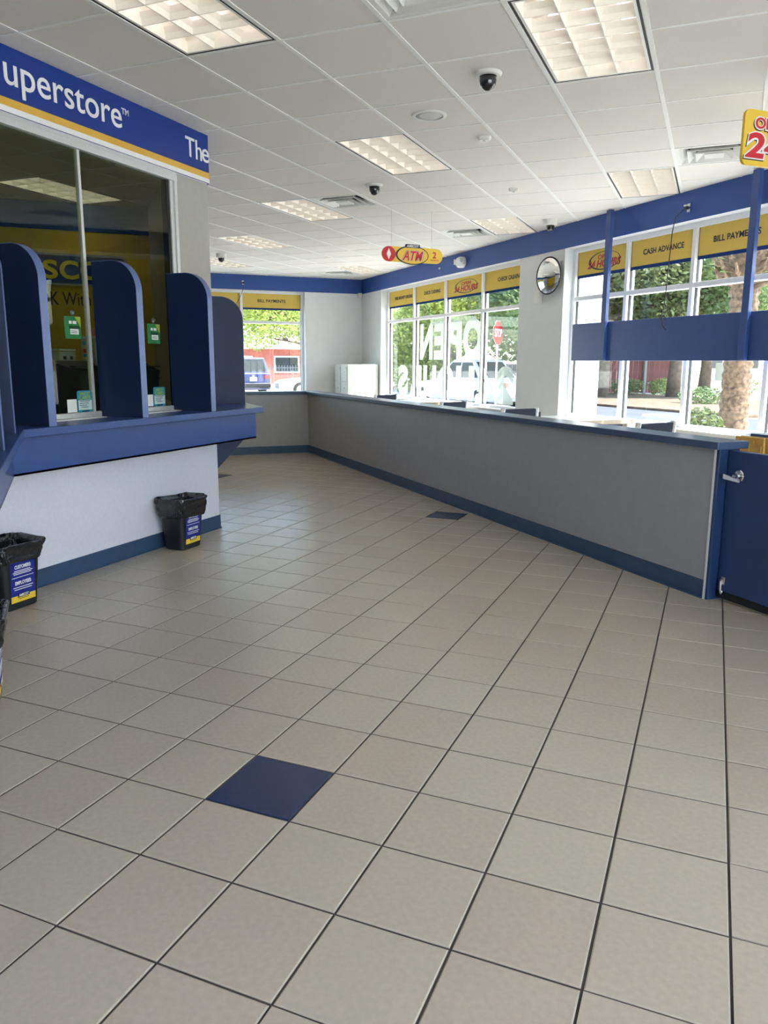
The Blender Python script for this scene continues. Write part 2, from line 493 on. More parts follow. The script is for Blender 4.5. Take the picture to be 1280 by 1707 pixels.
def tint_tiles():
    """kiln shades: every tile leans a little towards pink or green-grey"""
    N = M_tile.node_tree.nodes; L = M_tile.node_tree.links; p = N['Principled BSDF']
    src = p.inputs['Base Color'].links[0].from_socket
    oi = N.new('ShaderNodeObjectInfo'); hs_ = N.new('ShaderNodeMix'); hs_.data_type = 'RGBA'; hs_.blend_type = 'MULTIPLY'; hs_.inputs[0].default_value = 1.0
    cr_ = N.new('ShaderNodeValToRGB'); cr_.color_ramp.elements[0].color = (1.0, 0.98, 0.972, 1); cr_.color_ramp.elements[1].color = (0.985, 1.0, 0.985, 1)
    L.new(oi.outputs['Random'], cr_.inputs[0]); L.new(src, hs_.inputs[6]); L.new(cr_.outputs[0], hs_.inputs[7]); L.new(hs_.outputs[2], p.inputs['Base Color'])
tint_tiles()

# recessed louvred lights -------------------------------------------------
def make_light():
    t = thing('ceiling_light', '', 'light')
    w, l = 0.955, 1.955
    hb = MB()      # housing, open below
    hb.box(-w, w, -l, l, 0.42, 0.44)
    for s_ in (-1, 1):
        hb.box(s_ * w - 0.01, s_ * w + 0.01, -l, l, 0.0, 0.43); hb.box(-w, w, s_ * l - 0.01, s_ * l + 0.01, 0.0, 0.43)
    hb.build('housing', M_louver, t)
    tr = MB()      # black reveal frame
    for s_ in (-1, 1):
        tr.box(*sorted((s_ * w, s_ * (w - 0.05))), -l, l, 0.0, 0.03); tr.box(-w + 0.05, w - 0.05, *sorted((s_ * l, s_ * (l - 0.05))), 0.0, 0.03)
    tr.build('trim', M_gasket, t)
    fr = MB()
    for s_ in (-1, 1):
        fr.box(*sorted((s_ * (w - 0.05), s_ * (w - 0.10))), -l + 0.05, l - 0.05, 0.0, 0.2)
        fr.box(-w + 0.1, w - 0.1, *sorted((s_ * (l - 0.05), s_ * (l - 0.10))), 0.0, 0.2)
    fr.build('louver_frame', M_louver, t)
    def blade(c, half_len, along):
        """parabolic blade: thin at the bottom, wide at the top"""
        prof = [(-0.008, 0.0), (0.008, 0.0), (0.02, 0.1), (0.06, 0.2), (-0.06, 0.2), (-0.02, 0.1)]
        b = MB()
        if along == 'y': b.prism([(z, c + x) for x, z in prof][::-1], -half_len, half_len, 'y')
        else: b.prism([(c + x, z) for x, z in prof], -half_len, half_len, 'x')
        return b
    for i in (1, 2): blade(-0.855 + 1.71 * i / 3, 1.86, 'y').build('blade', M_louver, t)
    for j in range(1, 6): blade(-1.86 + 3.72 * j / 6, 0.86, 'x').build('blade', M_louver, t)
    for i in range(3):
        b = MB(); b.cyl((-0.855 + 1.71 * (i + 0.5) / 3, -1.85, 0.33), 0.055, 3.7, 'y', 10); b.build('tube', M_tube, t, smooth=True)
    return t
light0 = make_light()
for n_, ((k, m_), lab) in enumerate(LIGHTS.items()):
    o = light0 if n_ == 0 else copy_tree(light0)
    o.location = Vector((GX + 2 * k + 1, GY + 2 * m_ + 2, H_CEIL)) * FT
    tag(o, lab, 'light', 'recessed louvred ceiling lights')

# ceiling vents -----------------------------------------------------------
def make_vent():
    t = thing('ceiling_vent', '', 'vent')
    b = MB(); b.box(-0.96, 0.96, -0.96, 0.96, 0.3, 0.32); b.build('duct_back', M_gasket, t)
    def ring(a0, z0, a1, z1, th=0.02):
        q_ = MB()
        for s_, sign in ((0, 1),):
            o_ = [(-a0, -a0, z0), (a0, -a0, z0), (a0, a0, z0), (-a0, a0, z0)]
            i_ = [(-a1, -a1, z1), (a1, -a1, z1), (a1, a1, z1), (-a1, a1, z1)]
            q_.loft([o_, i_, [(x, y, z + th) for x, y, z in i_], [(x, y, z + th) for x, y, z in o_], o_], False, False)
        return q_
    ring(0.96, 0.0, 0.86, 0.0).build('frame', M_plastic, t)
    ring(0.86, 0.0, 0.66, 0.16).build('louver', M_plastic, t)
    ring(0.66, -0.04, 0.46, 0.12).build('louver', M_plastic, t)
    ring(0.46, -0.06, 0.26, 0.10).build('louver', M_plastic, t)
    b = MB(); b.box(-0.24, 0.24, -0.24, 0.24, -0.05, -0.02); b.build('core_plate', M_plastic, t, bevel=0.01)
    return t
vent0 = make_vent()
for n_, ((k, m_), lab) in enumerate(VENTS.items()):
    o = vent0 if n_ == 0 else copy_tree(vent0)
    o.location = Vector((GX + 2 * k + 1, GY + 2 * m_ + 1, H_CEIL)) * FT
    tag(o, lab, 'vent', 'square ceiling vents')

# dome cameras, speaker, sensors -----------------------------------------
def make_dome():
    t = thing('dome_camera', '', 'camera')
    b = MB(); b.lathe([(0.27, 0.0), (0.27, -0.03), (0.24, -0.06), (0.17, -0.065), (0.16, -0.02)], n=28); b.build('rim', M_plastic, t, smooth='auto')
    b = MB(); b.lathe([(0.165, -0.05), (0.165, -0.15), (0.15, -0.22), (0.11, -0.28), (0.05, -0.315), (0.001, -0.32)], n=28)
    b.build('dome', mat('smoked_dome', (18, 20, 24), 0.08, spec=0.8, coat=0.5), t, smooth=True)
    b = MB(); b.box(-0.05, 0.05, -0.02, 0.02, -0.09, -0.07); b.build('label_tab', M_plastic, t, loc=(0, 0.17, 0))
    return t
def make_box_cam():
    t = thing('dome_camera', '', 'camera')
    b = MB(); b.lathe([(0.26, 0.0), (0.26, -0.20), (0.24, -0.22), (0.15, -0.225)], n=28); b.build('housing', M_plastic, t, smooth='auto')
    b = MB(); b.lathe([(0.165, -0.21), (0.16, -0.30), (0.13, -0.37), (0.07, -0.42), (0.001, -0.435)], n=28)
    b.build('dome', MATS['smoked_dome'], t, smooth=True)
    b = MB(); b.lathe([(0.06, 0), (0.06, 0.03), (0.04, 0.035)], n=14, axis='x'); b.build('lens', M_gasket, t, loc=(0.1, -0.1, -0.33), rz=-0.8)
    return t
for proto, spots in ((make_dome, [(-0.52, -0.55, 'black dome camera on a wide white rim near the round ceiling speaker'),
                                  (-3.48, 3.46, 'small black dome camera on the ceiling beside a square vent')]),
                     (make_box_cam, [(-1.48, 7.54, 'black dome camera in a deep white housing on the ceiling above the round mirror'),
                                     (-10.4, 9.3, 'black dome camera in a deep white housing near the far window wall')])):
    first = None
    for gx, gy, lab in spots:
        o = proto() if first is None else copy_tree(first); first = first or o
        o.location = Vector((GX + 2 * gx, GY + 2 * gy, H_CEIL)) * FT; tag(o, lab, 'camera', 'ceiling dome cameras')
t = thing('ceiling_speaker', 'round white flush speaker in the ceiling panels', 'speaker', (GX - 2 * 1.49, GY + 2 * 0.47, H_CEIL))
b = MB(); b.lathe([(0.40, 0.0), (0.40, -0.02), (0.36, -0.035), (0.32, -0.03), (0.32, 0.0)], n=36); b.build('rim', M_plastic, t, smooth='auto')
b = MB(); b.lathe([(0.318, -0.012), (0.2, -0.02), (0.001, -0.022)], n=36); b.build('grille', mat('speaker_grille', (205, 205, 203), 0.6, var=0.12, scale=900), t, smooth=True)
b = MB(); b.lathe([(0.015, -0.02), (0.012, -0.032), (0.001, -0.034)], n=10); b.build('screw', M_metal, t)
for gx, gy, lab in ((-1.14, 1.54, 'small white motion sensor on the ceiling near the round speaker'), (-1.5, 4.57, 'small white motion sensor on the ceiling between louvred light and round mirror')):
    t = thing('motion_sensor', lab, 'sensor', (GX + 2 * gx, GY + 2 * gy, H_CEIL), 0.2, 'small ceiling sensors')
    b = MB(); b.loft([rrect(0.32, 0.2, 0.06, 0.0), rrect(0.32, 0.2, 0.06, -0.05), rrect(0.26, 0.15, 0.05, -0.09)]); b.build('body', M_plastic, t, smooth='auto')
    b = MB(); b.loft([rrect(0.1, 0.1, 0.04, -0.088), rrect(0.08, 0.08, 0.03, -0.11)]); b.build('lens', mat('sensor_lens', (190, 190, 186), 0.3), t, smooth='auto')

# ------------------------------------------------------------------ outer walls and windows (building axes)
FRAME_V = V_WALL + 0.42
def wall_with_openings(name, length0, length1, openings, thick, mkpt):
    """wall standing along one axis; mkpt(a0,a1,d0,d1,z0,z1) -> box args"""
    b = MB(); x = length0
    for a0, a1, z0, z1 in openings:
        b.box(*mkpt(x, a0, 0, thick, -0.4, 10.7))
        b.box(*mkpt(a0, a1, 0, thick, -0.4, z0)); b.box(*mkpt(a0, a1, 0, thick, z1, 10.7)); x = a1
    b.box(*mkpt(x, length1, 0, thick, -0.4, 10.7))
    return b
W1 = (-40.62, -23.85); W2 = (-20.42, -3.6); W3 = (-2.6, 14.2)
mk_right = lambda a0, a1, d0, d1, z0, z1: (a0, a1, V_WALL + d0, V_WALL + d1, z0, z1)
mk_far = lambda a0, a1, d0, d1, z0, z1: (U_FAR - d1, U_FAR - d0, a0, a1, z0, z1)
mk_near = lambda a0, a1, d0, d1, z0, z1: (U_NEAR + d0, U_NEAR + d1, a0, a1, z0, z1)
TH = 0.75
struct(wall_with_openings('wall_right', U_FAR - TH, U_NEAR + TH, [(*W1, H_SILL, H_BAND), (*W2, H_SILL, H_BAND)], TH, mk_right).build('wall_right', M_wall, rz=B45))
struct(wall_with_openings('wall_far', V_LEFT, V_WALL, [(*W3, H_SILL, H_BAND)], TH, mk_far).build('wall_far', M_wall, rz=B45))
struct(wall_with_openings('wall_near', V_LEFT, V_WALL, [(-2.0, 17.0, 0.4, H_BAND)], TH, mk_near).build('wall_near', M_wall, rz=B45))
b = MB(); b.box(U_FAR - TH, U_NEAR + TH, V_LEFT - TH, V_LEFT, -0.4, 10.7); struct(b.build('wall_left', M_inyellow, rz=B45))
b = MB(); b.box(U_FAR + 0.03, U_NEAR, V_LEFT, V_LEFT + 0.03, H_BAND, H_CEIL); struct(b.build('trim_7', M_band, rz=B45))
# roof over everything so that only windows let the sky in
b = MB(); b.box(U_FAR - 1.0, U_NEAR + 1.0, V_LEFT - 1, V_WALL + 1.0, 10.7, 11.2); struct(b.build('roof', M_plenum, rz=B45))
# blue painted bands under the ceiling
b = MB(); b.box(U_FAR, U_NEAR, V_WALL - 0.03, V_WALL, H_BAND, H_CEIL); struct(b.build('trim_1', M_band, rz=B45))
b = MB(); b.box(U_FAR, U_FAR + 0.03, V_LEFT, V_WALL - 0.03, H_BAND, H_CEIL); struct(b.build('trim_2', M_band, rz=B45))

def window(name, run, n_bays, plane, axis, z0, z1, films):
    """aluminium storefront window: mullions, transom, panes and printed film. axis 'u' runs along u at v=plane, 'v' along v at u=plane"""
    h = holder(name, rz=B45)
    a0, a1 = run; bay = (a1 - a0) / n_bays; fd = 0.17
    sgn = 1 if axis == 'u' else -1                   # outward direction of depth
    def bx(x0, x1, d0, d1, zz0, zz1):
        d0, d1 = sorted((plane + sgn * d0, plane + sgn * d1))
        return (x0, x1, d0, d1, zz0, zz1) if axis == 'u' else (d0, d1, x0, x1, zz0, zz1)
    for i in range(n_bays + 1):
        c = a0 + i * bay
        x0, x1 = c - 0.085, c + 0.085
        if i == 0: x0, x1 = a0, a0 + 0.17
        if i == n_bays: x0, x1 = a1 - 0.17, a1
        b = MB(); b.box(*bx(x0, x1, 0, 0.34, z0 + 0.17, z1 - 0.17)); mul = b.build('mullion', M_alu, h, bevel=0.008)
        gk = MB()
        for e0, e1 in ((x0 - 0.022, x0), (x1, x1 + 0.022)):
            if e0 < a0 or e1 > a1: continue
            gk.box(*bx(e0, e1, 0.12, 0.22, z0 + 0.17, z1 - 0.17))
        if gk.v: gk.build('gasket', M_gasket, mul)
    for nm, zz0, zz1 in (('sill_rail', z0, z0 + 0.17), ('head_rail', z1 - 0.17, z1)):
        b = MB(); b.box(*bx(a0, a1, 0, 0.34, zz0, zz1)); b.build(nm, M_alu, h, bevel=0.008)
    TZ = 7.05
    for i in range(n_bays):
        x0, x1 = a0 + i * bay + (0.17 if i == 0 else 0.085), a0 + (i + 1) * bay - (0.17 if i == n_bays - 1 else 0.085)
        b = MB(); b.box(*bx(x0, x1, 0.01, 0.33, TZ - 0.085, TZ + 0.085)); b.build('transom', M_alu, h, bevel=0.008)
        for zz0, zz1 in ((z0 + 0.17, TZ - 0.085), (TZ + 0.085, z1 - 0.17)):
            b = MB(); b.box(*bx(x0, x1, 0.16, 0.18, zz0, zz1)); b.build('pane', M_glass, h)
        if films:
            b = MB(); b.box(*bx(x0, x1, 0.125, 0.14, 7.98, z1 - 0.17)); f = b.build('window_film', M_film, h)
            b = MB(); b.box(*bx(x0, x1, 0.125, 0.14, 7.86, 7.98)); b.build('film_border', M_filmblue, f)
            txt = films[i]
            d = plane + sgn * 0.12
            mid = (x0 + x1) / 2
            cen = (lambda x, z: (x, d, z) if axis == 'u' else (d, x, z))
            rt = (1, 0, 0) if axis == 'u' else (0, 1, 0)
            if txt == 'OPEN24':
                oc = mid + 0.12; ow = (x1 - x0)
                # ring that thickens to the left, then the words
                ring = MB(); nseg = 40; o_, i_ = [], []
                for k in range(nseg):
                    a = 2 * math.pi * k / nseg
                    o_.append((oc + ow * 0.31 * math.cos(a), 8.42 + 0.35 * math.sin(a)))
                    i_.append((oc + 0.03 + ow * 0.285 * math.cos(a), 8.43 + 0.32 * math.sin(a)))
                vv = [cen(*p) for p in o_] + [cen(*p) for p in i_]
                ring.add(vv, [(k, (k + 1) % nseg, nseg + (k + 1) % nseg, nseg + k) for k in range(nseg)])
                ring.build('logo_ring', M_dark, f)
                c0 = cen(oc + 0.02, 8.57); c1 = cen(oc, 8.32)
                text('lettering', 'OPEN', M_dark, f, c0, rt, (0, 0, 1), ow * 0.26, 0.17, 0.02, depth=0.004)
                text('lettering', 'OPEN', M_red, f, tuple(Vector(c0) + Vector(rt).cross(Vector((0, 0, 1))) * 0.005), rt, (0, 0, 1), ow * 0.25, 0.155, 0.005, depth=0.004)
                text('lettering', '24 HOURS', M_dark, f, tuple(Vector(c1)), rt, (0, 0, 1), ow * 0.66, 0.29, 0.03, 0.25, depth=0.004)
                text('lettering', '24 HOURS', M_red, f, tuple(Vector(c1) + Vector(rt).cross(Vector((0, 0, 1))) * 0.006 + Vector(rt) * 0.012), rt, (0, 0, 1), ow * 0.64, 0.26, 0.004, 0.25, depth=0.004)
            elif txt:
                text('lettering', txt, M_dark, f, cen(mid + 0.25 * (x1 - x0) * FSH.get((name, i), 0), 8.44), rt, (0, 0, 1), None, 0.2, 0.022, depth=0.004, spacing=1.02)
    return h
FSH = {('window_1', 1): 0.2, ('window_1', 0): 0.25, ('window_1', 3): 0.35, ('window_2', 1): 0.1}
win1 = window('window_1', W1, 4, FRAME_V, 'u', H_SILL, H_BAND, ['FREE MONEY ORDERS', 'CHECK CASHING', 'OPEN24', 'CHECK CASHING'])
win2 = window('window_2', W2, 5, FRAME_V, 'u', H_SILL, H_BAND, ['OPEN24', 'CASH ADVANCE', 'BILL PAYMENTS', None, None])
win3 = window('window_3', W3, 4, U_FAR - 0.42, 'v', H_SILL, H_BAND, [None, None, 'CASH ADVANCE', 'BILL PAYMENTS'])
h4 = holder('window_4', rz=B45)
for i in range(6):
    c = -2.0 + 3.8 * i
    b = MB(); b.box(U_NEAR + 0.25, U_NEAR + 0.6, max(c - 0.085, -2.0), min(c + 0.085, 17.0), 0.4, H_BAND); b.build('mullion', M_alu, h4)
for i in range(5):
    c = -2.0 + 3.8 * i
    b = MB(); b.box(U_NEAR + 0.42, U_NEAR + 0.44, c + 0.085, c + 3.715, 0.4, H_BAND); b.build('pane', M_glass, h4)
for nm, z0, z1 in (('sill_rail', 0.4, 0.57), ('head_rail', H_BAND - 0.17, H_BAND), ('transom', 6.96, 7.13)):
    b = MB(); b.box(U_NEAR + 0.27, U_NEAR + 0.58, -2.0, 17.0, z0, z1); b.build(nm, M_alu, h4)
# sill boards
for nm, args in (('trim_3', (W1[0], W1[1], V_WALL - 0.12, FRAME_V, H_SILL, H_SILL + 0.06)), ('trim_4', (W2[0], W2[1], V_WALL - 0.12, FRAME_V, H_SILL, H_SILL + 0.06)),
                 ('trim_5', (U_FAR - 0.42, U_FAR + 0.12, W3[0], W3[1], H_SILL, H_SILL + 0.06))):
    b = MB(); b.box(*args); struct(b.build(nm, M_alu, rz=B45, bevel=0.01))
# big frosted letters on the first window, readable from the street
LT = 18.28 + 0.42 + 0.15
for ch, a0, a1, z0, z1 in [('S', -39.1, -37.5, 2.45, 4.3), ('R', -37.3, -35.5, 2.45, 4.3), ('U', -35.25, -33.5, 2.45, 4.3), ('O', -33.3, -31.2, 2.45, 4.3), ('H', -31.0, -28.9, 2.45, 4.3),
                           ('4', -28.6, -26.95, 2.45, 4.3), ('2', -26.75, -25.0, 2.45, 4.3),
                           ('N', -35.75, -34.0, 4.62, 6.72), ('E', -33.85, -32.35, 4.62, 6.72), ('P', -32.0, -30.4, 4.62, 6.72), ('O', -30.25, -28.15, 4.62, 6.78)]:
    text('frosted_letter', ch, M_frost, win1, ((a0 + a1) / 2, LT, (z0 + z1) / 2), (-1, 0, 0), (0, 0, 1), a1 - a0, z1 - z0, 0.055, depth=0.004)

# ------------------------------------------------------------------ half-height customer barrier (dado wall)
DV, DU = 10.1, -30.0
D_END = -3.46
b = MB()
poly_d = [(D_END, DV), (D_END, DV + 0.45), (DU - 0.45, DV + 0.45), (DU - 0.45, -10.0), (DU, -10.0), (DU, DV)]
b.prism(poly_d, 0.0, 2.9)
t = thing('barrier_wall', 'long grey half-height wall with blue cap running to a corner beyond the tiles', 'half wall', W(0, 0, 0), B45)
b.build('panel', M_dado, t)
b = MB(); b.prism([(D_END + 0.13, DV - 0.14), (D_END + 0.13, DV + 0.62), (DU - 0.6, DV + 0.62), (DU - 0.6, -10.0), (DU + 0.14, -10.0), (DU + 0.14, DV - 0.14)], 2.9, 3.04)
b.build('cap', M_cap, t, bevel=0.015)
b = MB(); b.prism([(D_END - 0.07, DV - 0.025), (D_END - 0.07, DV), (DU, DV), (DU, -10.0), (DU + 0.025, -10.0), (DU + 0.025, DV - 0.025)], 0.0, 0.365)
bs = b.build('cove_base', M_vinylbase, t, bevel=0.008)
b = MB(); b.prism([(D_END - 0.07, DV - 0.06), (D_END - 0.07, DV - 0.025), (DU + 0.025, DV - 0.025), (DU + 0.025, -10.0), (DU + 0.06, -10.0), (DU + 0.06, DV - 0.06)], 0.0, 0.022)
b.build('base_toe', M_vinylbase, bs)
b = MB(); b.box(D_END - 0.06, D_END - 0.01, DV - 0.02, DV, 0.0, 2.9); b.build('corner_strip', M_alu, t)
b = MB(); b.box(DU, DU + 0.012, DV - 0.25, DV - 0.2, 0.365, 2.85); b.build('seam_strip', M_dado, t)
b = MB(); b.box(DU, DU + 0.012, -10, DV - 0.2, 2.72, 2.78); b.build('seam_strip', M_dado, t)
b = MB(); b.box(D_END - 0.01, D_END + 0.06, DV - 0.015, DV + 0.48, 0.0, 2.9); b.build('end_post', M_gate, t, bevel=0.01)
# gate
t = thing('barrier_gate', 'blue swing gate with a chrome lever handle at the end of the half wall', 'gate', W(D_END + 0.08, DV + 0.19, 0), B45)
b = MB(); b.box(0, 3.0, 0, 0.14, 0.06, 2.88); b.build('leaf', M_gate, t, bevel=0.01)
b = MB(); b.box(0, 3.0, -0.012, 0.0, 0.06, 0.2); b.build('sweep', M_gasket, t)
hd = MB(); hd.lathe([(0.11, 0.0), (0.11, -0.02), (0.095, -0.035), (0.04, -0.04), (0.036, -0.15), (0.02, -0.155)], (0.30, 0, 2.44), n=24, axis='y')
hd.f = [f[::-1] for f in hd.f]
hd = hd.build('lever_rose', M_chrome, t, smooth='auto')
b = MB(); b.loft([[(0.07, -0.19, 2.37), (0.07, -0.12, 2.37), (0.07, -0.12, 2.46), (0.07, -0.19, 2.46)], [(0.11, -0.2, 2.36), (0.11, -0.11, 2.36), (0.11, -0.11, 2.47), (0.11, -0.2, 2.47)], [(0.46, -0.18, 2.335), (0.46, -0.12, 2.335), (0.46, -0.12, 2.395), (0.46, -0.18, 2.395)]]); b.build('lever', M_chrome, hd, bevel=0.015)
b = MB(); b.tube([(0.10, -0.02, 0.42), (0.13, -0.05, 0.3), (0.17, -0.08, 0.22), (0.22, -0.09, 0.2)], [0.04, 0.03, 0.03, 0.045], 8); b.build('kick_stop', M_chrome, t, smooth=True)
b = MB(); b.box(0.1, 0.2, -0.025, 0.0, 0.34, 0.48); b.build('stop_bracket', M_chrome, t)
# the barrier goes on past the gate
t = thing('barrier_wall', 'short grey half-height wall on the other side of the blue gate', 'half wall', W(-0.28, 0, 0), B45)
b = MB(); b.box(0, 5.0, DV, DV + 0.45, 0, 2.9); b.build('panel', M_dado, t)
b = MB(); b.box(-0.1, 5.1, DV - 0.14, DV + 0.62, 2.9, 3.04); b.build('cap', M_cap, t, bevel=0.015)
b = MB(); b.box(0, 5.0, DV - 0.025, DV, 0, 0.365); b.build('cove_base', M_vinylbase, t)
# second ledge behind the gate
t = thing('service_ledge', 'grey ledge with blue cap standing behind the blue gate', 'half wall', W(-4.55, 12.05, 0), B45)
b = MB(); b.box(0.08, 5.5, 0.1, 0.55, 0, 2.9); b.build('panel', M_dado, t)
b = MB(); b.box(0, 5.6, 0, 0.7, 2.9, 3.04); b.build('cap', M_cap, t, bevel=0.015)
b = MB(); b.cyl((0.25, 0.1, 2.72), 0.012, -0.008, 'y', 8); b.build('screw', M_metal, t)
# folded yellow floor sign behind the gate
t = thing('floor_sign', 'folded yellow plastic floor sign with hand holes standing behind the blue gate', 'floor sign', W(-4.27, 11.35, 0), B45 + 0.05)
M_ysign = mat('yellow_floor_sign', (222, 174, 84), 0.5, var=0.06, scale=10)
for y, holes in ((0.0, [(0.16, 2.95), (0.48, 2.95)]), (0.14, [(0.16, 2.95), (0.48, 2.95)])):
    b = MB()
    b.box(0.0, 0.68, y, y + 0.05, 0.0, 2.90)
    xs = [0.01] + [e for hx, hz in holes for e in (hx - 0.05, hx + 0.05)] + [0.67]
    for k in range(0, len(xs), 2): b.box(xs[k], xs[k + 1], y, y + 0.05, 2.90, 3.0)
    b.box(0.01, 0.67, y, y + 0.05, 3.0, 3.04)
    b.build('leaf', M_ysign, t, bevel=0.008)
b = MB()
for x in (0.06, 0.32, 0.6): b.box(x, x + 0.03, -0.02, 0.0, 0.1, 2.88)
b.build('rib', M_ysign, t)

# ------------------------------------------------------------------ teller booth
def offs(d):
    """room-side offset polyline of the booth face: left wall, inner corner, outer corner, right wall"""
    x = FRONT_X + d
    return [W(U_NEAR - 0.05, V_L + d)[:2], (x, (V_L + d) * R2 - x), (x, (V_R + d) * R2 - x), W(-23.85, V_R + d)[:2]]
def strip(d0, d1, z0, z1, segs=(0, 1, 2)):
    a, b_ = offs(d0), offs(d1); out = MB()
    if segs == (0, 1, 2):
        out.prism((b_ + a[::-1])[::-1], z0, z1); return out
    for s_ in segs: out.prism([b_[s_], b_[s_ + 1], a[s_ + 1], a[s_]][::-1], z0, z1)
    return out
def fix(mb):
    return mb
GB, GT = 3.30, 8.66                 # glass bottom and top
Y0, Y1 = C1[1], C2[1]
booth = thing('teller_booth', 'white teller booth with tinted glass front under the lettered blue header', 'booth', (FRONT_X, C2[1], 0))
def bl(mb, name, material, **k):    # booth meshes are given in grid axes; shift to the booth's base
    mb.v = [(x - FRONT_X, y - C2[1], z) for x, y, z in mb.v]
    return mb.build(name, material, booth, **k)
bl(strip(-0.4, 0.0, 0.0, 3.14), 'lower_wall', M_booth)
up = MB()
up.box(FRONT_X - 0.4, FRONT_X, 10.08, Y1, 3.14, GT + 0.2)
up.prism([offs(-0.4)[2], offs(0)[2], offs(0)[3], offs(-0.4)[3]], 3.14, H_CEIL)
bl(up, 'upper_wall', M_pier)
bl(strip(-0.4, 0.0, GT + 0.2, H_CEIL, (0, 1)), 'header_wall', M_booth)
bl(strip(0.0, 0.025, 0.0, 0.36), 'cove_base', M_vinylbase)
bl(strip(0.025, 0.055, 0.0, 0.02), 'base_toe', M_vinylbase)
# header sign
hs = bl(strip(0.0, 0.05, 8.87, H_CEIL - 0.005), 'header_sign', M_signblue)
bl(strip(0.05, 0.058, 8.97, 9.11), 'gold_stripe', M_gold)
bl(strip(0.05, 0.058, 8.87, 8.97), 'white_stripe', M_white)
sx0 = 0.052
text('lettering', 'uperstore', M_white, booth, (sx0, (5.19 + 8.22) / 2 - C2[1], 9.475), (0, 1, 0), (0, 0, 1), 8.22 - 5.19, 0.60, 0.004)
text('lettering', 'S', M_white, booth, (sx0, 4.9 - C2[1], 9.57), (0, 1, 0), (0, 0, 1), 0.34, 0.44, 0.004)
text('lettering', 'TM', M_white, booth, (sx0, 8.34 - C2[1], 9.72), (0, 1, 0), (0, 0, 1), 0.22, 0.12, 0.012)
text('lettering', 'Th', M_white, booth, (sx0, 10.74 - C2[1], 9.55), (0, 1, 0), (0, 0, 1), 0.64, 0.44, 0.004)
text('lettering', 'e', M_white, booth, (sx0, 11.215 - C2[1], 9.49), (0, 1, 0), (0, 0, 1), 0.29, 0.31, 0.004)
# window frame of the booth
fr = MB(); fr.box(FRONT_X - 0.25, FRONT_X + 0.03, Y0, 10.08, GT, GT + 0.14); bl(fr, 'head_channel', M_metal, bevel=0.01)
fr = MB(); fr.box(FRONT_X - 0.25, FRONT_X + 0.012, Y0, 10.08, GT + 0.14, GT + 0.22); bl(fr, 'head_stop', M_metal)
fr = MB(); fr.box(FRONT_X - 0.25, FRONT_X + 0.02, 9.98, 10.08, GB, GT); bl(fr, 'jamb', M_metal, bevel=0.008)
fr = MB(); fr.box(FRONT_X - 0.25, FRONT_X - 0.02, 9.86, 9.98, GB, GT); bl(fr, 'jamb_channel', M_metal, bevel=0.008)
fr = MB(); fr.box(FRONT_X - 0.22, FRONT_X - 0.06, 9.78, 9.86, GB, GT); bl(fr, 'jamb_gasket', M_gasket)
fr = MB(); fr.box(FRONT_X - 0.16, FRONT_X - 0.02, Y0 + 0.2, 9.8, GB - 0.01, GB + 0.1); bl(fr, 'sill_channel', M_metal, bevel=0.008)
for y0, y1 in ((Y0 + 0.06, 6.97), (7.01, 9.8)):
    fr = MB(); fr.box(FRONT_X - 0.11, FRONT_X - 0.07, y0, y1, GB + 0.02, GT); bl(fr, 'glass_pane', M_tglass)
fr = MB(); fr.box(FRONT_X - 0.14, FRONT_X - 0.05, 6.955, 7.025, GB + 0.05, GT); bl(fr, 'glass_joint', M_metal)
# side wall glazing along the left wing
gl = MB()
a, b_ = Vector(W(-6.8, V_L - 0.09)), Vector(W(12.0, V_L - 0.09)); a2, b2 = Vector(W(-6.8, V_L - 0.13)), Vector(W(12.0, V_L - 0.13))
gl.prism([a2[:2], b2[:2], b_[:2], a[:2]], GB + 0.02, GT); bl(gl, 'glass_pane', M_tglass)
gl = MB(); gl.prism([W(-7.6, V_L - 0.25)[:2], W(12.6, V_L - 0.25)[:2], W(12.6, V_L + 0.02)[:2], W(-7.6, V_L + 0.02)[:2]], GT, GT + 0.2); bl(gl, 'head_channel', M_metal)
for uu in (-7.3, -3.6, 0.1, 3.8, 7.5, 12.2):
    gl = MB(); gl.prism([W(uu, V_L - 0.2)[:2], W(uu + 0.12, V_L - 0.2)[:2], W(uu + 0.12, V_L)[:2], W(uu, V_L)[:2]], GB, GT); bl(gl, 'glass_joint', M_metal)
# counter
ct = thing('teller_counter', 'blue laminate teller counter with deep apron wrapping the white booth', 'counter', (FRONT_X, C2[1], 0))
def cl(mb, name, material, **k):
    mb.v = [(x - FRONT_X, y - C2[1], z) for x, y, z in mb.v]
    return mb.build(name, material, ct, **k)
cl(strip(0.0, 1.19, 3.14, 3.285), 'worktop', M_navy, bevel=0.012)
cl(strip(0.92, 0.98, 2.46, 3.14), 'apron', M_navy)
cl(strip(0.0, 0.98, 2.46, 2.50), 'apron_bottom', M_navy)
# gusset bracket under the far wing
for uu in (-13.9, -18.0):
    br = MB(); y_ = 0.09
    p0, p1 = W(uu, V_R), W(uu, V_R + 0.92); d_ = Vector(W(y_, 0))
    vv = []
    for o_ in (Vector((0, 0, 0)), d_):
        for p, z in ((p0, 1.5), (p0, 2.46), (p1, 2.46)):
            vv.append((p[0] + o_.x, p[1] + o_.y, z))
    br.add(vv, [(0, 1, 2), (5, 4, 3), (0, 3, 4, 1), (1, 4, 5, 2), (2, 5, 3, 0)]); cl(br, 'gusset', M_navy_shade)
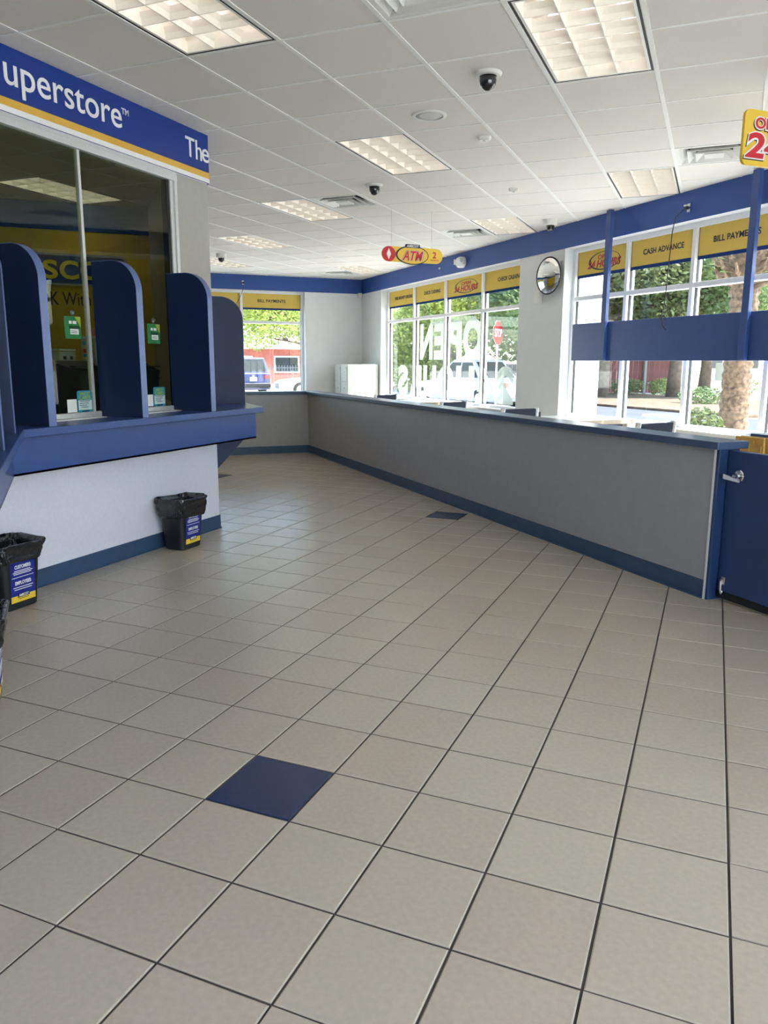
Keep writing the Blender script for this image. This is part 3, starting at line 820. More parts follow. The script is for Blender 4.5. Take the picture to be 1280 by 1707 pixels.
# deal trays under the glass
for y0, y1 in ((5.15, 6.9), (7.65, 9.45)):
    b = MB()
    x0, x1 = FRONT_X - 0.005, FRONT_X + 0.36
    b.box(x0, x1, y0, y1, 3.286, 3.292)
    for e in (y0, y1 - 0.04): b.box(x0, x1, e, e + 0.04, 3.292, 3.31)
    b.box(x1 - 0.04, x1, y0, y1, 3.292, 3.31)
    b.v = [(x - x0, y - y0, z - 3.286) for x, y, z in b.v]
    o = b.build('deal_tray', M_metal, None, (x0, y0, 3.286), bevel=0.005)
    tag(o, 'brushed metal deal tray under the tinted glass ' + ('before the yellow wall with lettering' if y0 < 6 else 'next to the booth pier'), 'tray', 'deal trays on the teller counter')

# privacy partitions
def partition(name, label, loc, rz, depth, h=3.22, th=0.17, r=0.62):
    t = thing(name, label, 'partition', loc, rz, 'blue privacy partitions on the teller counter')
    # profile in (x out from glass, z up)
    prof = [(0.0, 0.0), (depth, 0.0), (depth, h - r)] + [(depth - r + r * math.cos(a), h - r + r * math.sin(a)) for a in [math.radians(90 * k / 14) for k in range(1, 15)]] + [(0.0, h)]
    b = MB(); e = 0.012
    n = len(prof)
    b.prism([(z, x) for x, z in prof], 0.0, th, 'y'); b.build('panel', M_navy_shade, t)
    eb = MB(); k0, k1 = 1, n - 1
    pts = prof[1:]
    vv = []; off = []
    for i, (x, z) in enumerate(pts):
        p = pts[max(i - 1, 0)]; q_ = pts[min(i + 1, len(pts) - 1)]
        tx, tz = q_[0] - p[0], q_[1] - p[1]; l = math.hypot(tx, tz); nx, nz = tz / l, -tx / l
        off.append((x + nx * e, z + nz * e))
    for y in (-0.004, th + 0.004):
        vv += [(x, y, z) for x, z in pts] + [(x, y, z) for x, z in off]
    m_ = len(pts)
    ff = []
    for i in range(m_ - 1):
        ff += [(m_ + i, m_ + i + 1, 3 * m_ + i + 1, 3 * m_ + i), (i, i + 1, m_ + i + 1, m_ + i), (2 * m_ + i, 3 * m_ + i, 3 * m_ + i + 1, 2 * m_ + i + 1)]
    eb.add(vv, ff); eb.build('edge_band', mat('edge_band_lit', (92, 112, 168), 0.35, var=0.04), t)  # same laminate as the panel, window light on the edge put into the colour
    return t
PX = FRONT_X - 0.06
partition('privacy_partition', 'navy partition standing between the inner corner and the lettered glass', (PX, 4.62, 3.286), 0, 1.14)
partition('privacy_partition', 'navy partition at the joint between the two tinted panes', (PX, 7.16, 3.286), 0, 1.14)
partition('privacy_partition', 'navy partition against the white booth pier', (PX, 9.62, 3.286), 0, 1.14)
uc = -14.62
partition('privacy_partition', 'navy partition around the booth corner in daylight from the windows', W(uc, V_R + 0.0, 3.286), math.pi / 4, 1.05, h=2.93)
pu = -5.3
partition('privacy_partition', 'navy partition on the left counter wing past the inner corner', W(-6.55, V_L + 0.0, 3.286), math.pi / 4, 1.1)
partition('privacy_partition', 'navy partition on the left counter wing beside the waste bin', W(-3.9, V_L + 0.0, 3.286), math.pi / 4, 1.1)

# inside the booth: back wall, sign, desk things
b = MB(); b.box(-24.25, -23.85, V_LEFT, V_R - 0.4, 0, H_BAND); struct(b.build('wall_booth_back', M_inyellow, rz=B45))
b = MB(); b.box(-24.25, -23.82, V_LEFT, V_R - 0.4, H_BAND, H_CEIL); struct(b.build('trim_6', M_band, rz=B45))
t = thing('wall_sign', 'blue rounded sign with yellow capital letters on the yellow booth wall', 'sign', W(-23.85, -1.0, 7.15), B45)
b = MB(); b.prism(rrect2(5.3, 1.1, 0.22, 8, -0.27, 0.55), 0.0, 0.08, 'x'); b.build('board', M_signblue, t)
b = MB(); o_ = rrect2(5.3, 1.1, 0.22, 8, -0.27, 0.55); i_ = rrect2(5.16, 0.96, 0.17, 8, -0.27, 0.55); n_ = len(o_)
b.add([(0.085, *p) for p in o_] + [(0.085, *p) for p in i_], [(k, (k + 1) % n_, n_ + (k + 1) % n_, n_ + k) for k in range(n_)]); b.build('border', mat('sign_border_grey', (150, 156, 168), 0.4), t)
for ch, v0, v1 in (('A', -3.25, -2.5), ('M', -2.42, -1.62), ('S', -1.52, -1.02), ('C', -0.96, -0.32), ('O', -0.26, 0.42), ('T', 0.5, 1.12)):
    text('lettering', ch, mat('sign_letter_yellow', (240, 226, 70), 0.45), t, (0.09, (v0 + v1) / 2 + 1.0, 0.54), (0, 1, 0), (0, 0, 1), v1 - v0, 0.66, 0.03)
o = text('wall_lettering', 'OK With', M_dark, None, (0, 0, 0.23), (0, 1, 0), (0, 0, 1), 1.75, 0.47, 0.0)
o.location = Vector(W(-23.84, -0.85, 6.46)) * FT; o.rotation_euler = (0, 0, B45); tag(o, 'thin dark lettering below the blue sign on the yellow wall', 'lettering')
# staff worktop and machines behind the glass
t = thing('staff_desk', 'dark staff worktop behind the tinted glass', 'desk', (-10.2, 5.0, 0))
b = MB(); b.box(0, 2.0, 0, 5.4, 2.5, 2.62); b.build('desk_top', M_black, t)
for y in (0.1, 5.1):
    b = MB(); b.box(0.1, 1.9, y, y + 0.2, 0, 2.5); b.build('side_panel', M_black, t)
def monitor(loc, rz, lab):
    t = thing('monitor', lab, 'monitor', loc, rz, 'monitors behind the teller glass')
    b = MB(); b.loft([[(-0.62, 0.0, 0.55), (0.62, 0.0, 0.55), (0.62, 0.0, 1.78), (-0.62, 0.0, 1.78)], [(-0.62, -0.22, 0.5), (0.62, -0.22, 0.5), (0.62, -0.22, 1.85), (-0.62, -0.22, 1.85)]]); b.build('screen_shell', M_black, t)
    b = MB(); b.loft([[(-0.55, 0.0, 0.6), (0.55, 0.0, 0.6), (0.55, 0.0, 1.78), (-0.55, 0.0, 1.78)], [(-0.3, 0.5, 0.75), (0.3, 0.5, 0.75), (0.45, 0.5, 1.62), (-0.45, 0.5, 1.62)]]); b.build('back_shell', M_black, t)
    b = MB()
    for z in (1.4, 1.55, 1.7): b.box(-0.5, 0.5, 0.30, 0.47, z, z + 0.03)
    b.build('vent_slot', M_gasket, t)
    b = MB(); b.cyl((0, 0.1, 0.05), 0.1, 0.6, 'z', 12); b.build('stand', M_black, t)
    b = MB(); b.box(-0.4, 0.4, -0.25, 0.4, 0.0, 0.06); b.build('foot', M_black, t, bevel=0.02)
monitor((-9.4, 8.28, 2.62), -math.pi / 2 + 0.0, 'black monitor seen from behind through the tinted glass between partitions')
monitor((-9.0, 9.75, 2.62), -math.pi / 2 + 0.0, 'black monitor behind the glass next to the booth pier')
t = thing('cash_counter', 'small grey machine with a bright top edge behind the black monitor', 'machine', (-11.3, 9.1, 0))
b = MB(); b.box(0, 0.6, 0, 0.55, 3.9, 4.70); b.build('body', M_grey, t, bevel=0.03)
b = MB(); b.box(0, 0.6, 0, 0.55, 4.72, 4.76); b.build('lid', M_white, t)
b = MB()
for y in (0.12, 0.34): b.box(0.6, 0.62, y, y + 0.08, 4.5, 4.58)
b.build('button', M_black, t)
b = MB(); b.box(-0.1, 0.7, -0.1, 0.65, 0.0, 3.9); b.build('pedestal', M_black, t)
t = thing('snack_rack', 'grey wire rack hung with small coloured packets behind the tinted glass', 'rack', (-10.95, 10.0, 0))
b = MB(); b.box(0, 0.5, 0.1, 0.6, 4.4, 5.05); b.build('bin_box', M_grey, t, bevel=0.02)
b = MB(); b.box(0.0, 0.55, 0.05, 0.65, 5.05, 5.1); b.build('shelf', M_white, t)
b = MB(); b.box(0.1, 0.4, 0.2, 0.5, 0.0, 4.4); b.build('post', M_grey, t)
for i, (c, z) in enumerate((((70, 160, 200), 4.92), ((190, 60, 80), 4.72), ((60, 150, 200), 4.60), ((220, 200, 120), 4.52), ((190, 60, 90), 4.42))):
    b = MB(); b.loft([rrect(0.05, 0.26, 0.02, z - 0.05), rrect(0.1, 0.3, 0.04, z), rrect(0.05, 0.26, 0.02, z + 0.05)]); b.build('packet', mat('packet_%d' % i, c, 0.35), t, loc=(0.4, -0.08, 0), smooth='auto')
b = MB(); b.loft([rrect(0.1, 0.3, 0.04, 0), rrect(0.14, 0.26, 0.04, 0.1), rrect(0.05, 0.2, 0.02, 0.2)]); b.build('packet', mat('packet_salmon', (220, 150, 110), 0.4), t, loc=(0.3, 0.25, 5.1), smooth='auto')
t = thing('grey_partition_box', 'pale grey box with an orange packet behind the tinted glass', 'box', (-11.6, 10.4, 0))
b = MB(); b.box(0, 0.6, 0, 0.9, 0, 4.4); b.build('body', M_grey, t, bevel=0.02)
b = MB(); b.box(0.6, 0.68, 0.05, 0.45, 3.6, 3.8); b.build('packet', mat('packet_orange', (214, 130, 70), 0.4), t)
b = MB(); b.box(0.6, 0.69, 0.4, 0.7, 3.68, 3.85); b.build('packet', mat('packet_blue', (50, 130, 190), 0.4), t)

# cards on the teller glass
M_green = mat('green_card', (44, 130, 76), 0.45, var=0.15, scale=20)
M_lime = mat('lime_corner', (170, 190, 70), 0.45)
M_teal = mat('teal_card', (44, 142, 170), 0.45, var=0.08, scale=20)
GXF = FRONT_X - 0.068
def green_card(y, z, lab):
    t = thing('hanging_card', lab, 'card', (GXF, y, z), 0, 'green cards hung on the teller glass')
    b = MB(); b.box(0.01, 0.02, -0.22, 0.22, -0.45, 0.0); b.build('card', M_green, t)
    b = MB(); b.prism([(0.06, -0.002), (0.22, -0.22), (0.22, -0.002)], 0.02, 0.023, 'x'); b.build('corner_flash', M_lime, t)
    b = MB(); b.box(0.02, 0.023, -0.08, 0.15, -0.36, -0.25); b.build('white_panel', M_white, t)
    b = MB(); b.box(0.02, 0.023, -0.1, 0.17, -0.25, -0.19); b.build('dark_panel', mat('dark_green', (24, 70, 48), 0.5), t)
    b = MB(); b.box(0.02, 0.023, -0.1, -0.03, -0.15, -0.09); b.box(0.02, 0.023, 0.0, 0.1, -0.15, -0.09); b.build('headline_print', M_white, t)
    b = MB()
    for i in range(2): b.box(0.0235, 0.025, -0.06, 0.1, -0.30 - 0.03 * i, -0.29 - 0.03 * i)
    b.build('print_line', M_dark, t)
    b = MB(); b.lathe([(0.07, 0.0), (0.068, 0.012), (0.03, 0.03), (0.02, 0.05), (0.001, 0.052)], (0, 0.03, 0.075), n=20, axis='x'); b.build('suction_cup', mat('suction_cup', (150, 160, 150), 0.15, spec=0.8, trans=0.6), t, smooth=True)
green_card(6.52, 5.36, 'green card hung by a suction cup on the glass in front of the yellow wall')
green_card(9.04, 5.32, 'green card hung by a suction cup on the narrow glass strip beside the pier')
def cares_card(y, z, lab, lab2):
    t = thing('info_card', lab, 'card', (GXF, y, z), 0, 'teal information cards on the teller glass')
    b = MB(); b.prism(rrect2(0.42, 0.46, 0.05, 5, 0, 0.23), 0.004, 0.016, 'x'); b.build('card', M_teal, t)
    b = MB(); b.box(0.016, 0.019, -0.19, 0.19, 0.06, 0.26); b.build('white_panel', mat('pale_print', (205, 225, 228), 0.5), t)
    text('lettering', 'AMSCOT', M_lime, t, (0.0165, 0.0, 0.40), (0, 1, 0), (0, 0, 1), 0.3, 0.065, 0.02, depth=0.003)
    text('lettering', 'CARES', M_lime, t, (0.0165, 0.0, 0.315), (0, 1, 0), (0, 0, 1), 0.32, 0.085, 0.02, depth=0.003)
    b = MB()
    for i, (a0, a1) in enumerate(((-0.15, 0.14), (-0.16, 0.1), (-0.16, 0.05), (-0.12, 0.08))): b.box(0.0195, 0.021, a0, a1, 0.235 - i * 0.042, 0.247 - i * 0.042)
    b.build('print_line', M_dark, t)
    b = MB(); b.box(0.0195, 0.021, -0.1, 0.1, 0.02, 0.045); b.build('print_line', M_dark, t)
    o = MB(); o.box(0.004, 0.012, -0.13, 0.13, 0, 0.27); w = o.build('blank_card', M_white, None, (GXF, y - 0.36, z + 0.02)); tag(w, lab2, 'card', 'small white cards on the teller glass')
cares_card(6.72, 3.39, 'teal information card low on the glass before the black monitor', 'plain white card beside the teal card before the black monitor')
cares_card(9.14, 3.40, 'teal information card low on the glass beside the pier', 'plain white card half hidden by the partition near the pier')

# ------------------------------------------------------------------ waste bins
def waste_bin(loc, rz, lab, seed, sag=0.0):
    t = thing('waste_bin', lab, 'waste bin', loc, rz, 'black waste bins by the teller wall')
    r_ = random.Random(seed)
    b = MB(); b.loft([rrect(0.72, 0.52, 0.12, 0.0), rrect(0.76, 0.56, 0.13, 0.02), rrect(0.84, 0.62, 0.13, 0.5), rrect(0.92, 0.70, 0.14, 1.15), rrect(0.86, 0.64, 0.12, 1.15), rrect(0.72, 0.52, 0.1, 0.1)])
    b.build('body', M_black, t, smooth='auto')
    # liner folded over the rim, wrinkled
    prof = [(0.93, 0.73, 0.80 + sag), (0.97, 0.77, 0.82 + sag), (0.98, 0.78, 0.87 + sag), (0.985, 0.785, 0.92 + sag * .8), (1.0, 0.80, 0.97 + sag * .6), (1.02, 0.815, 1.02 + sag * .4), (1.035, 0.83, 1.07 + sag * .3),
            (1.05, 0.845, 1.12), (1.07, 0.86, 1.17), (1.085, 0.875, 1.215), (1.08, 0.87, 1.245), (1.03, 0.82, 1.25), (0.97, 0.76, 1.22), (0.91, 0.69, 1.14), (0.86, 0.64, 1.0), (0.80, 0.58, 0.8), (0.74, 0.53, 0.55), (0.66, 0.46, 0.3), (0.5, 0.32, 0.2)]
    rings = []; n_r = 26
    for j, (w, d, z) in enumerate(prof):
        base = rrect(w, d, 0.19, z, n_r); out = []
        amp = 0.004 if j in (0, 1) else 0.028
        for i, p in enumerate(base):
            a = math.atan2(p[1], p[0]); l = math.hypot(p[0], p[1])
            fold = abs(math.sin(4.5 * a + 5.0 * z + seed)) + 0.8 * abs(math.sin(11 * a - 9.0 * z + 2.1 * seed)) + 0.6 * math.sin(23 * a + 21 * z) - 0.9
            k = amp * fold + r_.uniform(-0.006, 0.006)
            out.append((p[0] * (1 + k / l), p[1] * (1 + k / l), z + (0.02 * math.sin(3 * a + seed) + 0.012 * math.sin(8 * a + 2 * seed) if j > 0 else 0.03 * math.sin(4 * a + seed)) + r_.uniform(-0.006, 0.006)))
        rings.append(out)
    b = MB(); b.loft(rings, cap0=False)
    b.build('liner', M_bag, t, smooth='auto')
    # label on the front face (+y side of the bin, leaning with it)
    lean = (0.70 - 0.56) / 2 / 1.13
    yy = lambda z: 0.28 + lean * (z - 0.02) + 0.008
    h0, h1 = 0.14, 0.93
    def face(x0, x1, z0, z1, o_, mt, nm, par):
        q_ = MB(); q_.add([(x0, yy(z0) + o_, z0), (x1, yy(z0) + o_, z0), (x1, yy(z1) + o_, z1), (x0, yy(z1) + o_, z1), (x0, yy(z0) + o_ - 0.004, z0), (x1, yy(z0) + o_ - 0.004, z0), (x1, yy(z1) + o_ - 0.004, z1), (x0, yy(z1) + o_ - 0.004, z1)],
                       [(3, 2, 1, 0), (4, 5, 6, 7), (0, 1, 5, 4), (1, 2, 6, 5), (2, 3, 7, 6), (3, 0, 4, 7)])
        return q_.build(nm, mt, par)
    lb = face(-0.27, 0.27, h0, h1, 0.0, mat('label_blue', (26, 40, 140), 0.4, var=0.05), 'label', t)
    face(-0.27, 0.27, h0, h0 + 0.12, 0.004, mat('label_yellow', (246, 206, 60), 0.4), 'label_stripe', lb)
    upv = Vector((0, lean, 1)).normalized()
    # seen from outside (+y) right is -x
    def ltext(s_, x, z, w, h, mt, o_=0.004): return text('lettering', s_, mt, lb, (x, yy(z) + o_, z), (-1, 0, 0), upv, w, h, 0.03, depth=0.003)
    ltext('CUSTOMERS:', 0.0, 0.80, 0.36, 0.07, M_white); ltext('EMPLOYEES:', 0.0, 0.50, 0.36, 0.07, M_white)
    for z, x0, x1, hh in ((0.72, -0.17, 0.19, 0.014), (0.69, -0.22, 0.22, 0.014), (0.66, -0.19, 0.2, 0.014), (0.60, -0.24, 0.24, 0.01), (0.41, -0.22, 0.22, 0.014), (0.37, -0.19, 0.2, 0.014)):
        face(x0, x1, z, z + hh, 0.004, M_white, 'print_line', lb)
    face(-0.13, 0.13, h0 + 0.085, h0 + 0.16, 0.009, M_dark, 'logo_plate', lb)
    ltext('AMSCOT', 0.0, h0 + 0.122, 0.22, 0.05, M_white, 0.0095)
    face(-0.11, 0.11, h0 + 0.055, h0 + 0.063, 0.008, M_dark, 'print_line', lb)
    return t
waste_bin((-7.14, 3.98, 0), -math.pi / 2, 'black bin with whole blue label standing where the two booth walls meet', 3, 0.09)
waste_bin((-7.15, 9.08, 0), -math.pi / 2 - 0.02, 'black bin with liner hanging over its label near the booth pier', 5, -0.02)
waste_bin((*W(-3.45, -2.42)[:2], 0), -math.pi / 4, 'black bin under the left counter wing away from the corner', 8, 0.05)

# ------------------------------------------------------------------ hanging signs
def plate_u(w, h, r, th):
    b = MB(); b.prism(rrect2(w, h, r, 10, 0, 0), -th / 2, th / 2, 'x'); return b
def ellipse_ring(cx, cz, a, b_, a2, b2, x, sx_=0.0):
    q_ = MB(); n_ = 48
    q_.add([(x, cx + a * math.cos(2 * math.pi * k / n_), cz + b_ * math.sin(2 * math.pi * k / n_)) for k in range(n_)] + [(x, cx + sx_ + a2 * math.cos(2 * math.pi * k / n_), cz + b2 * math.sin(2 * math.pi * k / n_)) for k in range(n_)],
           [(k, (k + 1) % n_, n_ + (k + 1) % n_, n_ + k) for k in range(n_)])
    return q_
t = thing('hanging_sign', 'yellow pill-shaped sign with red lettering in an oval hung on two wires', 'sign', W(-20.15, 11.31, 8.4), B45)
plate_u(2.48, 0.54, 0.265, 0.05).build('board', M_yellow, t)
b = MB(); b.cyl((0.026, -0.97, 0.0), 0.27, 0.01, 'x', 32); b.build('disc', M_red, t)
b = MB(); b.prism([(-0.97, -0.2), (-0.88, 0.0), (-0.97, 0.2), (-1.06, 0.0)], 0.036, 0.04, 'x'); b.build('arrow', M_white, t)
b = MB(); n_ = 40; b.prism([(-0.02 + 0.66 * math.cos(2 * math.pi * k / n_), -0.01 + 0.33 * math.sin(2 * math.pi * k / n_)) for k in range(n_)], -0.03, 0.03, 'x'); b.build('oval', M_yellow, t)
ellipse_ring(-0.02, -0.01, 0.67, 0.34, 0.62, 0.305, 0.033, 0.02).build('oval_ring', M_dark, t)
b = MB(); b.prism(rrect2(0.58, 0.13, 0.03, 4, 0.0, 0.315), -0.035, 0.035, 'x'); b.build('name_tab', M_dark, t)
text('lettering', 'AMSCOT', M_white, t, (0.036, 0.0, 0.315), (0, 1, 0), (0, 0, 1), 0.5, 0.09, 0.03, 0.15, depth=0.003)
for mt, k, x in ((M_dark, 1.10, 0.0345), (M_white, 1.06, 0.037), (M_red, 1.0, 0.040)):
    text('lettering', 'ATM', mt, t, (x, 0.0, -0.03), (0, 1, 0), (0, 0, 1), 0.86 * k, 0.35 * k, 0.05 if mt is not M_red else 0.03, 0.3, depth=0.003)
text('lettering', '2', M_red, t, (0.0265, 0.9, 0.04), (0, 1, 0), (0, 0, 1), 0.15, 0.23, 0.02, depth=0.003)
text('lettering', 'Available', M_red, t, (0.0265, 0.9, -0.14), (0, 1, 0), (0, 0, 1), 0.36, 0.07, 0.01, depth=0.003)
for y in (-0.86, 0.78):
    b = MB(); b.tube([(0, y, 0.26), (0, y, 1.59)], 0.009, 6); b.build('wire', M_metal, t)
t = thing('hanging_sign', 'large yellow rounded sign with red numerals hung above the gate', 'sign', W(-5.19, 13.15, 8.91), B45)
plate_u(2.7, 1.04, 0.13, 0.06).build('board', M_yellow, t)
star = [(0.11 * (1 if k % 2 == 0 else 0.45) * math.cos(math.pi / 2 + math.pi * k / 5), 0.11 * (1 if k % 2 == 0 else 0.45) * math.sin(math.pi / 2 + math.pi * k / 5)) for k in range(10)]
b = MB(); b.prism([(-0.62 + x * 1.3, 0.1 + z * 1.3) for x, z in star], 0.031, 0.034, 'x'); b.build('star', M_dark, t)
for mt, x, bo, dd in ((M_dark, 0.0315, 0.05, -0.02), (M_white, 0.036, 0.05, 0.0), (M_red, 0.041, 0.0, 0.0)):
    e = 0.05 if mt is not M_red else 0.0
    text('lettering', 'OPEN', mt, t, (x, -0.64 + dd, 0.28 + dd), (0, 1, 0), (0, 0, 1), 0.88 + e, 0.21 + e, bo + 0.03, depth=0.004)
    text('lettering', '24', mt, t, (x, -0.78 + dd, -0.14 + dd), (0, 1, 0), (0, 0, 1), 1.02 + e, 0.48 + e, bo + 0.03, 0.1, depth=0.004)
    text('lettering', 'HOURS', mt, t, (x, 0.5 + dd, -0.14 + dd), (0, 1, 0), (0, 0, 1), 1.36 + e, 0.42 + e, bo + 0.03, 0.1, depth=0.004)
for y in (-0.9, 0.9):
    b = MB(); b.tube([(0, y, 0.52), (0, y, 1.08)], 0.009, 6); b.build('wire', M_metal, t)

# suspended blue panel on two posts in front of the second window
t = thing('suspended_board', 'long blue panel hung from the ceiling on posts in front of the windows', 'board', W(-19.25, 17.92, 4.55), B45)
b = MB(); b.box(0, 14.0, 0.06, 0.16, 0.0, 1.44); b.build('board', M_navy, t, bevel=0.01)
for x in (1.96, 8.62, 13.2):
    b = MB(); b.box(x, x + 0.26, -0.08, 0.06, 0.02, 5.42); b.build('post', M_navy, t, bevel=0.008)

# wall fittings -----------------------------------------------------------
t = thing('convex_mirror', 'round convex mirror with black rim on the pier between the windows', 'mirror', W(-21.15, 18.02, 8.05), B45 + 0.12)
b = MB(); b.lathe([(0.001, 0.16), (0.3, 0.15), (0.55, 0.105), (0.70, 0.05), (0.74, 0.02)], n=48, axis='y')
b.v = [(x, -y, z) for x, y, z in b.v]; b.f = [f[::-1] for f in b.f]
mo = b.build('mirror_dome', mat('mirror_silver', (235, 238, 240), 0.03, metal=1.0, var=0.0), t, smooth=True)
b = MB(); b.tube([(0.745 * math.cos(2 * math.pi * k / 48), -0.02, 0.745 * math.sin(2 * math.pi * k / 48)) for k in range(49)], 0.025, 8); b.build('rim', M_gasket, t, smooth=True)
b = MB(); b.cyl((0, 0.0, 0), 0.72, 0.03, 'y', 32); b.build('back_plate', M_black, t)
b = MB(); b.cyl((0, 0.03, 0), 0.06, 0.2, 'y', 12); b.build('mount_arm', M_black, t)
t = thing('emergency_light', 'white emergency light with round lamp head on the blue band', 'emergency light', W(-29.3, V_WALL - 0.03, 9.5), B45)
b = MB(); b.loft([rrect(0.66, 0.54, 0.26, 0.0, 8), rrect(0.66, 0.54, 0.26, 0.22, 8), rrect(0.5, 0.4, 0.19, 0.32, 8)])
b.v = [(x, -z, y) for x, y, z in b.v]; b.build('body', M_plastic, t, smooth='auto')
for s_ in (-1, 1):
    b = MB(); b.lathe([(0.08, 0.0), (0.13, 0.1), (0.14, 0.16), (0.12, 0.17)], n=20, axis='y'); b.v = [(x, -y, z) for x, y, z in b.v]; b.f = [f[::-1] for f in b.f]
    hd = b.build('lamp_head', M_plastic, t, (s_ * 0.36, -0.16, 0.05), s_ * 0.5, smooth='auto')
    b = MB(); b.cyl((0, -0.172, 0), 0.11, -0.006, 'y', 20); b.build('lens', mat('lamp_lens', (170, 180, 190), 0.1, spec=0.8), hd)
t = thing('wall_dispenser', 'small white sensor box on the wall beneath the round mirror', 'sensor', W(-22.1, V_WALL, 7.0), B45)
b = MB(); b.loft([rrect(0.36, 0.2, 0.05, 0.0, 4, 0, -0.1), rrect(0.38, 0.24, 0.06, 0.1, 4, 0, -0.12), rrect(0.36, 0.22, 0.05, 0.42, 4, 0, -0.11), rrect(0.2, 0.12, 0.04, 0.55, 4, 0, -0.06)]); b.build('body', M_plastic, t, smooth='auto')
b = MB(); b.box(-0.05, 0.05, -0.12, 0.0, 0.55, 0.66); b.build('amber_cap', mat('amber_plastic', (214, 176, 90), 0.4), t)
t = thing('corner_sensor', 'tiny white sensor in the far corner under the blue band', 'sensor', W(U_FAR + 0.14, V_WALL - 0.2, 8.8), B45)
b = MB(); b.loft([rrect(0.16, 0.22, 0.05, 0.0), rrect(0.24, 0.28, 0.06, 0.12), rrect(0.24, 0.28, 0.06, 0.3)]); b.build('body', M_plastic, t, smooth='auto')
b = MB(); b.box(-0.06, 0.06, -0.155, -0.13, 0.05, 0.16); b.build('lens', MATS['sensor_lens'], t)
def outlet(loc, rz, lab, cord_pts, lab2):
    t = thing('wall_outlet', lab, 'outlet', loc, rz)
    b = MB(); b.box(-0.12, 0.12, -0.02, 0.0, -0.18, 0.18); b.build('cover_plate', M_band, t, bevel=0.01)
    for z in (-0.08, 0.08):
        q_ = MB(); q_.box(-0.06, 0.06, -0.028, -0.02, z - 0.05, z + 0.05); q_.build('socket', M_plastic, t)
    b = MB(); b.box(-0.07, 0.06, -0.16, -0.03, -0.06, 0.04); b.build('plug', M_black, t, bevel=0.02)
    b = MB(); b.box(-0.1, 0.0, -0.15, -0.04, 0.04, 0.1); b.build('adapter', M_plastic, t, bevel=0.015)
    c = MB(); c.tube(cord_pts, 0.016, 6); o = c.build('power_cord', M_black, None, loc, rz, smooth=True); tag(o, lab2, 'cord')
pts = [(-0.05, -0.16, -0.05), (-0.35, -0.22, -0.25), (-0.42, -0.25, -0.7), (-0.4, -0.3, -1.4), (-0.38, -0.36, -2.1), (-0.3, -0.45, -2.8), (-0.25, -0.56, -3.25), (-0.3, -0.6, -3.5), (-0.2, -0.6, -3.62), (-0.05, -0.6, -3.52), (-0.1, -0.62, -3.42), (-0.25, -0.62, -3.48), (-0.2, -0.58, -3.75), (-0.05, -0.56, -3.9)]
outlet(W(-13.55, V_WALL - 0.03, 9.46), B45, 'wall outlet with a plug on the blue band over the suspended panel', pts, 'thin black cord drooping from the blue band to the suspended panel')
pts = [(0, -0.1, -0.03), (-0.02, -0.16, -0.4), (-0.25, -0.2, -0.9), (-0.5, -0.26, -1.3), (-0.62, -0.35, -1.6), (-0.7, -0.5, -2.2), (-0.72, -0.6, -3.4), (-0.72, -0.6, -5.0)]
outlet(W(U_FAR + 0.03, 10.05, 9.49), B45 + math.pi / 2, 'wall outlet on the far blue band above the cash advance window', pts, 'thin black cord hanging down the far window wall')
t = thing('wall_jack', 'tiny white jack plate on the blue band under the oval sign', 'outlet', W(-32.0, V_WALL - 0.03, 9.4), B45)
b = MB(); b.box(-0.14, 0.14, -0.015, 0.0, -0.02, 0.2); b.build('plate', M_band, t)
b = MB(); b.box(-0.08, -0.01, -0.03, -0.015, 0.04, 0.14); b.build('jack', M_plastic, t)
b = MB(); b.box(0.02, 0.09, -0.03, -0.015, 0.04, 0.14); b.build('jack', M_plastic, t)

# ------------------------------------------------------------------ things behind the barrier
def file_cabinet(u0, lab):
    t = thing('file_cabinet', lab, 'cabinet', W(u0, 16.0, 0), B45, 'file cabinets in the far corner')
    b = MB(); b.box(0, 1.24, 0.06, 2.2, 0.0, 4.33); b.build('body', M_grey, t, bevel=0.015)
    for k in range(4):
        z = 0.15 + 1.03 * k
        q_ = MB(); q_.box(0.06, 1.18, 0.0, 0.06, z, z + 0.97); d = q_.build('drawer', M_grey, t, bevel=0.012)
        q_ = MB(); q_.box(0.42, 0.82, -0.05, 0.0, z + 0.55, z + 0.62); q_.build('pull', M_metal, d)
        q_ = MB(); q_.cyl((1.05, 0.0, z + 0.85), 0.035, -0.02, 'y', 12); q_.build('lock', M_chrome, d)
file_cabinet(-43.42, 'pale four-drawer file cabinet tight against the far window wall')
file_cabinet(-42.16, 'pale four-drawer file cabinet showing its blank side to the room')
def desk(u0, v0, lab):
    t = thing('office_desk', lab, 'desk', W(u0, v0, 0), B45, 'office desks behind the half wall')
    M_top = mat('desk_laminate', (226, 222, 214), 0.35, var=0.03)
    b = MB(); b.box(0, 2.6, 0, 4.6, 2.38, 2.5); b.build('desk_top', M_top, t, bevel=0.015)
    b = MB(); b.box(2.6, 2.63, 0, 4.6, 2.36, 2.5); b.build('edge_strip', mat('edge_wood', (178, 160, 138), 0.5), t)
    for y in (0.05, 4.45):
        b = MB(); b.box(0.1, 2.5, y, y + 0.1, 0, 2.38); b.build('end_panel', M_top, t)
    b = MB(); b.box(2.2, 2.26, 0.15, 4.45, 0.6, 2.38); b.build('modesty_panel', mat('modesty_grey', (110, 116, 130), 0.5), t)
desk(-17.4, 12.95, 'pale office desk by the windows nearer the suspended blue panel')
desk(-30.4, 12.95, 'pale office desk by the windows with frosted letters')
M_seat = mat('chair_fabric_dark', (44, 52, 70), 0.85, var=0.15, scale=60)
